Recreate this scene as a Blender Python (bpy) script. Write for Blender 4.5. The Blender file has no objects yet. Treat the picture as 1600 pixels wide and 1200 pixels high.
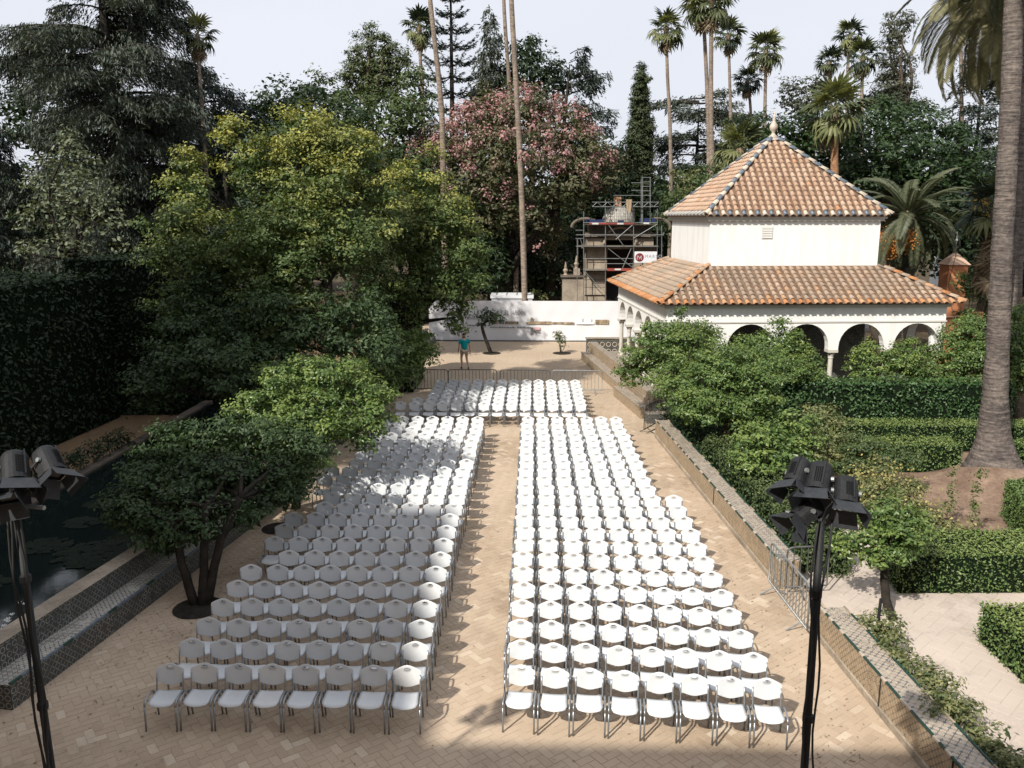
import bpy, math, random
import numpy as np
from mathutils import Vector, Matrix, Quaternion

R = math.radians
rng = np.random.default_rng(7)
random.seed(7)
scene = bpy.context.scene
C = scene.collection

# ------------------------------------------------------------------ camera, sky, sun, exposure
CAM_H, FOCAL, PITCH, YAW = 7.65, 1293.0, math.atan(260 / 1293.0), R(1.52)
cam_data = bpy.data.cameras.new('camera')
cam = bpy.data.objects.new('camera', cam_data)
C.objects.link(cam)
cam.location = (0, 0, CAM_H)
cam.rotation_euler = (math.pi / 2 - PITCH, 0, YAW)
cam_data.sensor_width = 36.0
cam_data.lens = 36.0 * FOCAL / 1600.0
cam_data.clip_start = 0.05
cam_data.clip_end = 1500
scene.camera = cam

SUN_AZ, SUN_EL = R(36), R(40)
world = bpy.data.worlds.new('World')
scene.world = world
world.use_nodes = True
wn = world.node_tree
wn.nodes.clear()
sky = wn.nodes.new('ShaderNodeTexSky')
sky.sky_type = 'NISHITA'
sky.sun_disc = False
sky.sun_elevation = SUN_EL
sky.sun_rotation = R(180) + SUN_AZ
sky.air_density = 1.4
sky.dust_density = 6.0
sky.ozone_density = 1.5
veil = wn.nodes.new('ShaderNodeMixRGB')          # thin white cloud veil over the whole sky
veil.inputs[0].default_value = 0.9
veil.inputs[2].default_value = (6.15, 6.38, 7.0, 1)
bg = wn.nodes.new('ShaderNodeBackground')
bg.inputs[1].default_value = 0.10
wo = wn.nodes.new('ShaderNodeOutputWorld')
wn.links.new(sky.outputs[0], veil.inputs[1])
wtc = wn.nodes.new('ShaderNodeTexCoord'); wmp = wn.nodes.new('ShaderNodeMapping'); wmp.inputs['Scale'].default_value = (1.2, 1.2, 3.5)
wns = wn.nodes.new('ShaderNodeTexNoise'); wns.inputs['Scale'].default_value = 1.6; wns.inputs['Detail'].default_value = 5
wmr = wn.nodes.new('ShaderNodeMapRange'); wmr.inputs['From Min'].default_value = 0.3; wmr.inputs['From Max'].default_value = 0.7; wmr.inputs['To Min'].default_value = 0.86; wmr.inputs['To Max'].default_value = 1.0
wn.links.new(wtc.outputs['Generated'], wmp.inputs[0]); wn.links.new(wmp.outputs[0], wns.inputs['Vector']); wn.links.new(wns.outputs[0], wmr.inputs['Value']); wn.links.new(wmr.outputs[0], veil.inputs[0])
wn.links.new(veil.outputs[0], bg.inputs[0])
wn.links.new(bg.outputs[0], wo.inputs[0])

sun_data = bpy.data.lights.new('sun', 'SUN')
sun_data.energy = 4.4
sun_data.angle = R(0.8)
sun_data.color = (1.0, 0.95, 0.86)
sun = bpy.data.objects.new('sun', sun_data)
C.objects.link(sun)
sun_dir = Vector((math.sin(SUN_AZ) * math.cos(SUN_EL), math.cos(SUN_AZ) * math.cos(SUN_EL), -math.sin(SUN_EL)))
sun.rotation_euler = sun_dir.to_track_quat('-Z', 'Y').to_euler()

scene.view_settings.view_transform = 'Standard'
scene.view_settings.look = 'None'
scene.view_settings.exposure = 0.46
scene.view_settings.gamma = 1.0
scene.view_settings.use_curve_mapping = False
scene.cycles.max_bounces = 6
scene.cycles.diffuse_bounces = 3
scene.cycles.glossy_bounces = 3
scene.cycles.transmission_bounces = 3
scene.cycles.use_denoising = True

# ------------------------------------------------------------------ survey helpers: sight line + distance -> point
_fw = np.array([-math.sin(YAW) * math.cos(PITCH), math.cos(YAW) * math.cos(PITCH), -math.sin(PITCH)])
_rt = np.array([math.cos(YAW), math.sin(YAW), 0.0])
_up = np.cross(_rt, _fw)
def W(x, y, Y):
    r = _fw * FOCAL + _rt * (x - 800) - _up * (y - 600)
    return np.array([0, 0, CAM_H]) + r * (Y / r[1])
def G(x, y, z=0.0):
    r = _fw * FOCAL + _rt * (x - 800) - _up * (y - 600)
    return np.array([0, 0, CAM_H]) + r * ((z - CAM_H) / r[2])
def px(x, y, z):
    v = np.array([x, y, z - CAM_H])
    d = v @ _fw
    return 800 + FOCAL * (v @ _rt) / d, 600 - FOCAL * (v @ _up) / d

# ------------------------------------------------------------------ object helpers
TRIS = [0]
def props(o, label=None, cat=None, group=None, kind=None):
    if label: o['label'] = label
    if cat: o['category'] = cat
    if group: o['group'] = group
    if kind: o['kind'] = kind
    return o
def empty(name, loc=(0, 0, 0), rz=0.0, label=None, cat=None, group=None):
    o = bpy.data.objects.new(name, None)
    o.empty_display_size = 0.2
    C.objects.link(o)
    o.location = loc
    o.rotation_euler = (0, 0, rz)
    return props(o, label, cat, group)
def obj(name, me, parent=None, loc=None, rot=None, scale=None):
    o = bpy.data.objects.new(name, me)
    C.objects.link(o)
    if parent is not None: o.parent = parent
    if loc is not None: o.location = loc
    if rot is not None: o.rotation_euler = rot
    if scale is not None: o.scale = scale
    return o

class MB:
    """collects shapes, builds ONE mesh"""
    def __init__(s): s.v = []; s.f = []; s.m = []; s.mi = 0
    def add(s, vs, fs):
        b = len(s.v); s.v.extend([tuple(float(c) for c in p) for p in vs])
        for q in fs: s.f.append([b + i for i in q]); s.m.append(s.mi)
        return s
    def box(s, c, d, rz=0.0, taper=1.0):
        x, y, z = d[0] / 2, d[1] / 2, d[2] / 2
        co, si = math.cos(rz), math.sin(rz)
        vs = []
        for dz in (-1, 1):
            k = taper if dz > 0 else 1.0
            for dx, dy in ((-1, -1), (1, -1), (1, 1), (-1, 1)):
                a, b = dx * x * k, dy * y * k
                vs.append((c[0] + a * co - b * si, c[1] + a * si + b * co, c[2] + dz * z))
        return s.add(vs, [(3, 2, 1, 0), (4, 5, 6, 7), (0, 1, 5, 4), (1, 2, 6, 5), (2, 3, 7, 6), (3, 0, 4, 7)])
    def prism(s, poly, z0, z1):
        n = len(poly)
        ar = sum(poly[i][0] * poly[(i + 1) % n][1] - poly[(i + 1) % n][0] * poly[i][1] for i in range(n))
        if ar < 0: poly = poly[::-1]
        vs = [(p[0], p[1], z0) for p in poly] + [(p[0], p[1], z1) for p in poly]
        return s.add(vs, [list(range(n))[::-1], list(range(n, 2 * n))] + [(i, (i + 1) % n, n + (i + 1) % n, n + i) for i in range(n)])
    def tube(s, pts, rad, n=8, cap=True):
        pts = [Vector(p) for p in pts]
        if not hasattr(rad, '__len__'): rad = [rad] * len(pts)
        vs = []; prev = None
        for i, p in enumerate(pts):
            t = (pts[min(i + 1, len(pts) - 1)] - pts[max(i - 1, 0)]).normalized()
            if prev is None:
                a = Vector((0, 0, 1)) if abs(t.z) < 0.9 else Vector((1, 0, 0))
                nn = t.cross(a).normalized()
            else:
                nn = (prev - t * prev.dot(t)).normalized()
            prev = nn; bb = t.cross(nn)
            for k in range(n):
                a = 2 * math.pi * k / n
                vs.append(p + (nn * math.cos(a) + bb * math.sin(a)) * rad[i])
        fs = []
        for i in range(len(pts) - 1):
            for k in range(n):
                fs.append((i * n + k, i * n + (k + 1) % n, (i + 1) * n + (k + 1) % n, (i + 1) * n + k))
        if cap:
            fs.append(list(range(n))[::-1]); fs.append([(len(pts) - 1) * n + k for k in range(n)])
        return s.add(vs, fs)
    def lathe(s, prof, n=12, c=(0, 0, 0)):
        vs = []; fs = []
        for r, z in prof:
            for k in range(n):
                a = 2 * math.pi * k / n
                vs.append((c[0] + r * math.cos(a), c[1] + r * math.sin(a), c[2] + z))
        for i in range(len(prof) - 1):
            for k in range(n):
                fs.append((i * n + k, i * n + (k + 1) % n, (i + 1) * n + (k + 1) % n, (i + 1) * n + k))
        fs.append(list(range(n))[::-1]); fs.append([(len(prof) - 1) * n + k for k in range(n)])
        return s.add(vs, fs)
    def mesh(s, name, mats, smooth=False, uv=False):
        me = bpy.data.meshes.new(name)
        me.from_pydata(s.v, [], s.f)
        if not isinstance(mats, (list, tuple)): mats = [mats]
        for m in mats: me.materials.append(m)
        if len(mats) > 1: me.polygons.foreach_set('material_index', s.m)
        if smooth: me.polygons.foreach_set('use_smooth', [True] * len(me.polygons))
        me.update()
        if uv:
            ul = me.uv_layers.new(name='UVMap')
            for p in me.polygons:
                nx, ny, nz = abs(p.normal.x), abs(p.normal.y), abs(p.normal.z)
                for li in p.loop_indices:
                    co = me.vertices[me.loops[li].vertex_index].co
                    if nz >= max(nx, ny): w = (co.x, co.y)
                    elif nx > ny: w = (co.y, co.z)
                    else: w = (co.x, co.z)
                    ul.data[li].uv = w
        TRIS[0] += sum(len(f) - 2 for f in s.f)
        return me
    def build(s, name, mats, parent=None, smooth=False, uv=False, **kw):
        return obj(name, s.mesh(name, mats, smooth, uv), parent, **kw)

def np_mesh(name, V, F, mat, attr=None, smooth=False):
    me = bpy.data.meshes.new(name)
    k = F.shape[1]
    me.vertices.add(len(V)); me.vertices.foreach_set('co', np.ascontiguousarray(V, dtype=np.float32).ravel())
    me.loops.add(F.size); me.loops.foreach_set('vertex_index', np.ascontiguousarray(F, dtype=np.int32).ravel())
    me.polygons.add(len(F)); me.polygons.foreach_set('loop_start', np.arange(0, F.size, k, dtype=np.int32))
    me.polygons.foreach_set('use_smooth', np.full(len(F), bool(smooth)))
    me.update(calc_edges=True)
    me.materials.append(mat)
    if attr is not None:
        a = me.attributes.new('young', 'FLOAT', 'FACE')  # yellow leaf tint: young growth, plus painted sunlit tops
        a.data.foreach_set('value', np.ascontiguousarray(attr, dtype=np.float32))
    TRIS[0] += len(F) * (k - 2)
    return me

# ------------------------------------------------------------------ materials
def new_mat(name):
    m = bpy.data.materials.new(name); m.use_nodes = True
    nt = m.node_tree; nt.nodes.clear()
    out = nt.nodes.new('ShaderNodeOutputMaterial')
    b = nt.nodes.new('ShaderNodeBsdfPrincipled')
    nt.links.new(b.outputs[0], out.inputs[0])
    return m, nt, b, out
def ramp(nt, fac, stops, interp='LINEAR'):
    r = nt.nodes.new('ShaderNodeValToRGB'); cr = r.color_ramp; cr.interpolation = interp
    while len(cr.elements) > 1: cr.elements.remove(cr.elements[0])
    cr.elements[0].position = stops[0][0]; cr.elements[0].color = (*stops[0][1], 1)
    for p, c in stops[1:]:
        e = cr.elements.new(p); e.color = (*c, 1)
    nt.links.new(fac, r.inputs[0]); return r.outputs[0]
def mixc(nt, fac, a, b, mode='MIX'):
    n = nt.nodes.new('ShaderNodeMixRGB'); n.blend_type = mode
    for i, x in ((0, fac), (1, a), (2, b)):
        if hasattr(x, 'is_linked'): nt.links.new(x, n.inputs[i])
        elif i == 0: n.inputs[0].default_value = x
        else: n.inputs[i].default_value = (*x, 1)
    return n.outputs[0]
def noise(nt, scale, detail=4, coord='Object', rough=0.6, vec=None):
    n = nt.nodes.new('ShaderNodeTexNoise'); n.inputs['Scale'].default_value = scale
    n.inputs['Detail'].default_value = detail; n.inputs['Roughness'].default_value = rough
    if vec is None:
        t = nt.nodes.new('ShaderNodeTexCoord'); vec = t.outputs[coord]
    nt.links.new(vec, n.inputs['Vector']); return n.outputs[0]
def math_(nt, op, a, b=None):
    n = nt.nodes.new('ShaderNodeMath'); n.operation = op
    for i, x in ((0, a), (1, b)):
        if x is None: continue
        if hasattr(x, 'is_linked'): nt.links.new(x, n.inputs[i])
        else: n.inputs[i].default_value = x
    return n.outputs[0]
def bump(nt, b, h, strength=0.3, dist=0.02):
    n = nt.nodes.new('ShaderNodeBump'); n.inputs['Strength'].default_value = strength
    n.inputs['Distance'].default_value = dist
    nt.links.new(h, n.inputs['Height']); nt.links.new(n.outputs[0], b.inputs['Normal'])
def piece_random(nt):
    g = nt.nodes.new('ShaderNodeNewGeometry'); o = nt.nodes.new('ShaderNodeObjectInfo')
    return math_(nt, 'FRACT', math_(nt, 'ADD', g.outputs['Random Per Island'], o.outputs['Random']))
def surf(name, c1, c2=None, scale=3.0, rough=0.8, metal=0.0, bmp=0.2, bscale=None, spec=0.3, coord='Object', fine=None):
    m, nt, b, out = new_mat(name)
    c2 = c2 or tuple(x * 0.75 for x in c1)
    n = noise(nt, scale, 6, coord)
    col = ramp(nt, n, [(0.32, c2), (0.68, c1)])
    if fine:
        n2 = noise(nt, fine, 3, coord)
        col = mixc(nt, 0.5, col, ramp(nt, n2, [(0.3, (0.55, 0.55, 0.55)), (0.7, (1.25, 1.25, 1.25))]), 'MULTIPLY')
    nt.links.new(col, b.inputs['Base Color'])
    b.inputs['Roughness'].default_value = rough; b.inputs['Metallic'].default_value = metal
    b.inputs['Specular IOR Level'].default_value = spec
    if bmp: bump(nt, b, noise(nt, bscale or scale * 6, 4, coord), bmp, 0.02)
    return m
def pieces(name, stops, rough=0.85, nscale=20, bmp=0.3, dirt=None, spec=0.2, wear=0.35, stain=None):
    m, nt, b, out = new_mat(name)
    col = ramp(nt, piece_random(nt), stops)
    t = nt.nodes.new('ShaderNodeNewGeometry')
    n = noise(nt, nscale, 5, vec=t.outputs['Position'])
    col = mixc(nt, wear, col, ramp(nt, n, [(0.3, (0.45, 0.45, 0.45)), (0.7, (1.4, 1.4, 1.4))]), 'MULTIPLY')
    if dirt:
        n2 = noise(nt, dirt[1], 5, vec=t.outputs['Position'])
        f = ramp(nt, n2, [(dirt[2], (0, 0, 0)), (dirt[3], (1, 1, 1))])
        col = mixc(nt, math_(nt, 'MULTIPLY', f, dirt[4]), col, dirt[0])
    if stain:
        n3 = noise(nt, stain, 7, vec=t.outputs['Position'], rough=0.7)
        col = mixc(nt, 0.75, col, ramp(nt, n3, [(0.30, (0.66, 0.64, 0.62)), (0.46, (1, 1, 1)), (0.62, (1.05, 1.04, 1.03))]), 'MULTIPLY')
    nt.links.new(col, b.inputs['Base Color'])
    b.inputs['Roughness'].default_value = rough; b.inputs['Specular IOR Level'].default_value = spec
    if bmp: bump(nt, b, n, bmp, 0.01)
    return m
def leafmat(name, cols, young=None, rough=0.5, trans=0.25, spec=0.35):
    m, nt, b, out = new_mat(name)
    n = len(cols)
    col = ramp(nt, piece_random(nt), [(i / max(1, n - 1), c) for i, c in enumerate(cols)])
    if young:
        a = nt.nodes.new('ShaderNodeAttribute'); a.attribute_name = 'young'
        col = mixc(nt, a.outputs['Fac'], col, young)
    nt.links.new(col, b.inputs['Base Color'])
    b.inputs['Roughness'].default_value = rough; b.inputs['Specular IOR Level'].default_value = spec
    tr = nt.nodes.new('ShaderNodeBsdfTranslucent')
    nt.links.new(mixc(nt, 1.0, col, (1.25, 1.2, 0.6), 'MULTIPLY'), tr.inputs[0])
    mx = nt.nodes.new('ShaderNodeMixShader'); mx.inputs[0].default_value = trans
    nt.links.new(b.outputs[0], mx.inputs[1]); nt.links.new(tr.outputs[0], mx.inputs[2])
    nt.links.new(mx.outputs[0], out.inputs[0])
    return m
def azulejo(name, base, line, accent, cell=0.14, amount=0.7, rough=0.45, wear=0.5):
    """glazed tiles printed with a lattice of rings and stars"""
    m, nt, b, out = new_mat(name)
    uv = nt.nodes.new('ShaderNodeTexCoord')
    mp = nt.nodes.new('ShaderNodeMapping'); mp.inputs['Scale'].default_value = (1 / cell, 1 / cell, 1)
    nt.links.new(uv.outputs['UV'], mp.inputs[0])
    sp = nt.nodes.new('ShaderNodeSeparateXYZ'); nt.links.new(mp.outputs[0], sp.inputs[0])
    fx = math_(nt, 'SUBTRACT', math_(nt, 'FRACT', sp.outputs[0]), 0.5)
    fy = math_(nt, 'SUBTRACT', math_(nt, 'FRACT', sp.outputs[1]), 0.5)
    d = math_(nt, 'SQRT', math_(nt, 'ADD', math_(nt, 'MULTIPLY', fx, fx), math_(nt, 'MULTIPLY', fy, fy)))
    ring = math_(nt, 'LESS_THAN', math_(nt, 'ABSOLUTE', math_(nt, 'SUBTRACT', d, 0.36)), 0.07)
    star = math_(nt, 'LESS_THAN', math_(nt, 'MULTIPLY', math_(nt, 'ABSOLUTE', fx), math_(nt, 'ABSOLUTE', fy)), 0.006)
    star = math_(nt, 'MULTIPLY', star, math_(nt, 'LESS_THAN', d, 0.3))
    pick = math_(nt, 'GREATER_THAN', noise(nt, 0.9, 2), 0.52)
    d2 = math_(nt, 'ABSOLUTE', math_(nt, 'SUBTRACT', math_(nt, 'ABSOLUTE', fx), math_(nt, 'ABSOLUTE', fy)))
    lat = math_(nt, 'LESS_THAN', d2, 0.075)
    ring = math_(nt, 'ADD', math_(nt, 'MULTIPLY', ring, pick), math_(nt, 'MULTIPLY', lat, math_(nt, 'SUBTRACT', 1.0, pick)))
    edge = math_(nt, 'GREATER_THAN', math_(nt, 'MAXIMUM', math_(nt, 'ABSOLUTE', fx), math_(nt, 'ABSOLUTE', fy)), 0.46)
    ns = noise(nt, 5.5, 5); ws = ramp(nt, ns, [(0.34, (0, 0, 0)), (0.52, (1, 1, 1))])
    ws = math_(nt, 'MULTIPLY', ws, amount)
    n2 = noise(nt, 14, 3)
    col = mixc(nt, ramp(nt, n2, [(0.3, (0, 0, 0)), (0.7, (1, 1, 1))]), base, tuple(x * (1 - wear * 0.6) for x in base))
    col = mixc(nt, math_(nt, 'MULTIPLY', ring, ws), col, line)
    col = mixc(nt, math_(nt, 'MULTIPLY', star, ws), col, accent)
    col = mixc(nt, math_(nt, 'MULTIPLY', edge, 0.45), col, tuple(x * 0.45 for x in base))
    nt.links.new(col, b.inputs['Base Color'])
    b.inputs['Roughness'].default_value = rough; b.inputs['Specular IOR Level'].default_value = 0.35
    bump(nt, b, math_(nt, 'ADD', math_(nt, 'MULTIPLY', edge, -1.0), n2), 0.3, 0.01)
    return m

M = {}
def plastic():
    m, nt, b, out = new_mat('white_plastic')
    o = nt.nodes.new('ShaderNodeObjectInfo'); g = nt.nodes.new('ShaderNodeNewGeometry')
    c = ramp(nt, o.outputs['Random'], [(0, (0.54, 0.56, 0.58)), (0.6, (0.58, 0.597, 0.615)), (1, (0.60, 0.605, 0.605))])
    n = noise(nt, 5.0, 6, vec=g.outputs['Position']); n2 = noise(nt, 70, 2, vec=g.outputs['Position'])
    c = mixc(nt, ramp(nt, n, [(0.52, (0, 0, 0)), (0.78, (.35, .35, .35))]), c, (0.45, 0.44, 0.41))
    nt.links.new(c, b.inputs['Base Color'])
    nt.links.new(ramp(nt, n, [(0.3, (.34, .34, .34)), (0.7, (.52, .52, .52))]), b.inputs['Roughness'])
    bump(nt, b, n2, 0.05, 0.005); return m
M['white_plastic'] = plastic()
M['steel_tube'] = surf('steel_tube', (0.34, 0.36, 0.38), (0.28, 0.30, 0.32), 8, 0.38, 0.7, 0)
M['rubber'] = surf('rubber', (0.03, 0.03, 0.03), None, 8, 0.7, 0, 0)
M['sand'] = surf('sand', (0.46, 0.365, 0.27), (0.41, 0.32, 0.235), 0.35, 0.95, 0, 0.25, 18, 0.1, fine=9)
M['brick_floor'] = pieces('brick_floor', [(0, (0.335, 0.25, 0.178)), (0.3, (0.38, 0.29, 0.207)), (0.85, (0.405, 0.312, 0.226)), (1, (0.53, 0.44, 0.34))], 0.95, 30, 0.08, ((0.46, 0.362, 0.27), 0.16, 0.40, 0.56, 0.85), wear=0.25, stain=0.55)
M['garden_paver'] = pieces('garden_paver', [(0, (0.42, 0.355, 0.30)), (1, (0.47, 0.40, 0.345))], 0.92, 14, 0.15, ((0.49, 0.42, 0.36), 0.35, 0.38, 0.58, 0.9), wear=0.2, stain=0.7)
M['soil'] = surf('soil', (0.10, 0.07, 0.045), (0.05, 0.04, 0.022), 0.8, 1.0, 0, 0.6, 6, 0.1, fine=12)
M['red_soil'] = surf('red_soil', (0.29, 0.205, 0.15), (0.13, 0.085, 0.062), 1.2, 1.0, 0, 0.6, 8, 0.1, fine=14)
M['path_earth'] = surf('path_earth', (0.30, 0.20, 0.12), (0.22, 0.145, 0.085), 0.8, 1.0, 0, 0.3, 12, 0.1, fine=10)
M['water'] = surf('water', (0.010, 0.016, 0.015), (0.006, 0.010, 0.010), 0.6, 0.06, 0, 0.05, 3, 0.5)
M['lily'] = leafmat('lily', [(0.008, 0.013, 0.009), (0.014, 0.022, 0.013)], None, 0.7, 0.1, 0.15)
M['petal'] = surf('petal', (0.8, 0.8, 0.76), None, 8, 0.6, 0, 0)
M['plaster_old'] = surf('plaster', (0.66, 0.655, 0.635), (0.62, 0.61, 0.58), 0.6, 0.9, 0, 0.06, 20, 0.15)
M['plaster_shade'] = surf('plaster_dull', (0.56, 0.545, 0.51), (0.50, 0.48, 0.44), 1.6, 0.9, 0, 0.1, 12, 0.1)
def plaster():
    m, nt, b, out = new_mat('plaster')
    tc = nt.nodes.new('ShaderNodeTexCoord'); mp = nt.nodes.new('ShaderNodeMapping'); mp.inputs['Scale'].default_value = (1.6, 1.6, .22)
    nt.links.new(tc.outputs['Object'], mp.inputs[0])
    n = noise(nt, 2.2, 6, vec=mp.outputs[0]); n2 = noise(nt, .8, 5); n3 = noise(nt, 26, 4)
    c = mixc(nt, ramp(nt, n, [(0.46, (0, 0, 0)), (0.72, (.55, .55, .55))]), (0.74, 0.735, 0.715), (0.58, 0.555, 0.515))
    c = mixc(nt, ramp(nt, n2, [(0.5, (0, 0, 0)), (0.7, (.5, .5, .5))]), c, (0.66, 0.64, 0.60))
    nt.links.new(c, b.inputs['Base Color']); b.inputs['Roughness'].default_value = .9; b.inputs['Specular IOR Level'].default_value = .15
    bump(nt, b, math_(nt, 'ADD', n2, math_(nt, 'MULTIPLY', n3, .3)), .25, .03); return m
M['plaster'] = plaster()
M['palace_wall'] = surf('palace_wall', (0.66, 0.54, 0.40), (0.58, 0.46, 0.33), 0.5, 0.95, 0, 0.2, 8, 0.1)
M['stone'] = surf('stone', (0.40, 0.335, 0.26), (0.20, 0.165, 0.13), 1.3, 0.92, 0, 0.5, 9, 0.15, fine=14)
M['dark_stone'] = surf('dark_stone', (0.20, 0.165, 0.13), (0.08, 0.07, 0.06), 1.1, 0.92, 0, 0.5, 9, 0.15, fine=14)
M['marble'] = surf('marble', (0.55, 0.52, 0.46), (0.43, 0.40, 0.35), 2.5, 0.6, 0, 0.1, 16, 0.3)
M['roof_tile_low'] = pieces('roof_tile_low', [(0, (0.29, 0.20, 0.145)), (0.3, (0.345, 0.245, 0.175)), (0.6, (0.375, 0.275, 0.20)), (0.9, (0.41, 0.31, 0.235)), (1, (0.39, 0.23, 0.13))], 0.9, 11, 0.3, ((0.26, 0.21, 0.165), 0.7, 0.42, 0.60, 0.85))
M['roof_tile_up'] = pieces('roof_tile_up', [(0, (0.35, 0.225, 0.155)), (0.3, (0.405, 0.27, 0.19)), (0.6, (0.44, 0.305, 0.22)), (0.9, (0.48, 0.355, 0.27)), (1, (0.43, 0.22, 0.12))], 0.9, 11, 0.3, ((0.42, 0.30, 0.22), 0.9, 0.48, 0.64, 0.5))
M['eave_tile'] = pieces('eave_tile', [(0, (0.34, 0.15, 0.065)), (.5, (0.42, 0.20, 0.09)), (1, (0.44, 0.27, 0.16))], 0.85, 14, 0.3)
M['roof_base'] = surf('roof_base', (0.20, 0.125, 0.08), (0.11, 0.07, 0.05), 4, 0.95, 0, 0.4, 14)
M['glaze_blue'] = surf('glaze_blue', (0.13, 0.16, 0.19), (0.08, 0.10, 0.13), 6, 0.35, 0, 0.1)
M['glaze_white'] = surf('glaze_white', (0.52, 0.46, 0.39), (0.38, 0.31, 0.24), 6, 0.4, 0, 0.1)
M['glaze_green'] = surf('glaze_green', (0.012, 0.055, 0.042), (0.006, 0.03, 0.024), 6, 0.3, 0, 0.1)
M['azulejo_pale'] = azulejo('azulejo_pale', (0.42, 0.32, 0.215), (0.12, 0.08, 0.05), (0.12, 0.13, 0.11), 0.12, 1.0)
M['azulejo_top'] = azulejo('azulejo_top', (0.46, 0.39, 0.31), (0.10, 0.08, 0.065), (0.07, 0.09, 0.12), 0.13, 1.0)
M['azulejo_dark'] = azulejo('azulejo_dark', (0.060, 0.060, 0.055), (0.26, 0.25, 0.21), (0.03, 0.05, 0.08), 0.13, 0.9)
M['azulejo_seat'] = azulejo('azulejo_seat', (0.50, 0.47, 0.41), (0.03, 0.035, 0.04), (0.03, 0.035, 0.04), 0.10, 1.0, 0.5)
M['wood_dark'] = surf('wood_dark', (0.05, 0.035, 0.025), None, 6, 0.7, 0, 0.2)
M['bark'] = surf('bark', (0.12, 0.095, 0.07), (0.05, 0.04, 0.03), 5, 0.95, 0, 0.8, 18, 0.1)
M['bark_dark'] = surf('bark_dark', (0.045, 0.038, 0.032), (0.02, 0.018, 0.015), 5, 0.95, 0, 0.8, 18, 0.1)
M['bark_pale'] = surf('bark_pale', (0.26, 0.22, 0.17), (0.15, 0.125, 0.095), 5, 0.95, 0, 0.6, 14, 0.1)
M['black_metal'] = surf('black_metal', (0.018, 0.019, 0.021), (0.010, 0.011, 0.012), 30, 0.62, 0.0, 0.12, 90, 0.3)
M['barn_metal'] = surf('barn_metal', (0.034, 0.037, 0.042), (0.020, 0.023, 0.027), 25, 0.55, 0.0, 0.1, 90, 0.4)
M['grey_metal'] = surf('grey_metal', (0.36, 0.38, 0.38), (0.22, 0.23, 0.23), 7, 0.5, 0.6, 0.05)
M['dull_metal'] = surf('dull_metal', (0.13, 0.13, 0.125), (0.08, 0.08, 0.08), 7, 0.55, 0.4, 0.05)
M['tarp'] = surf('tarp', (0.66, 0.66, 0.675), (0.60, 0.605, 0.63), 0.9, 0.6, 0, 0.5, 1.3, 0.3)

# ------------------------------------------------------------------ ground
def sheet(name, poly, z, mat, kind='structure'):
    mb = MB(); n = len(poly)
    mb.add([(p[0], p[1], z) for p in poly], [list(range(n))])
    o = mb.build(name, mat); props(o, kind=kind); return o
def sheet_hole(name, x0, y0, x1, y1, hx0, hy0, hx1, hy1, z, mat):
    mb = MB()
    for a in ((x0, y0, x1, hy0), (x0, hy1, x1, y1), (x0, hy0, hx0, hy1), (hx1, hy0, x1, hy1)):
        mb.add([(a[0], a[1], z), (a[2], a[1], z), (a[2], a[3], z), (a[0], a[3], z)], [(0, 1, 2, 3)])
    o = mb.build(name, mat); props(o, kind='structure'); return o
sheet('ground', [(-700, -300), (700, -300), (700, 1100), (-700, 1100)], -0.05, M['soil'])

def wall_l(y):   # inner foot of the left bench wall
    pts = [(-20, -11.6), (11.6, -8.22), (20.4, -6.95), (30, -6.55), (45, -6.2), (52, -6.1)]
    for (a, b), (c, d) in zip(pts[:-1], pts[1:]):
        if y <= c: return b + (d - b) * (y - a) / (c - a)
    return pts[-1][1]
def wall_r(y):   # plaza-side foot of the right bench wall
    return 4.50 + (28.0 - y) * 0.067
plaza = sheet('plaza_floor', [(-25, -0.6), (14, -0.6), (14, 7), (7.6, 8.4), (6.0, 9), (5.6, 31.6), (5.6, 60), (-8.0, 60), (-8.0, 30), (-9.2, 11.3), (-25, 11.3)], -0.005, M['sand'])

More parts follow.
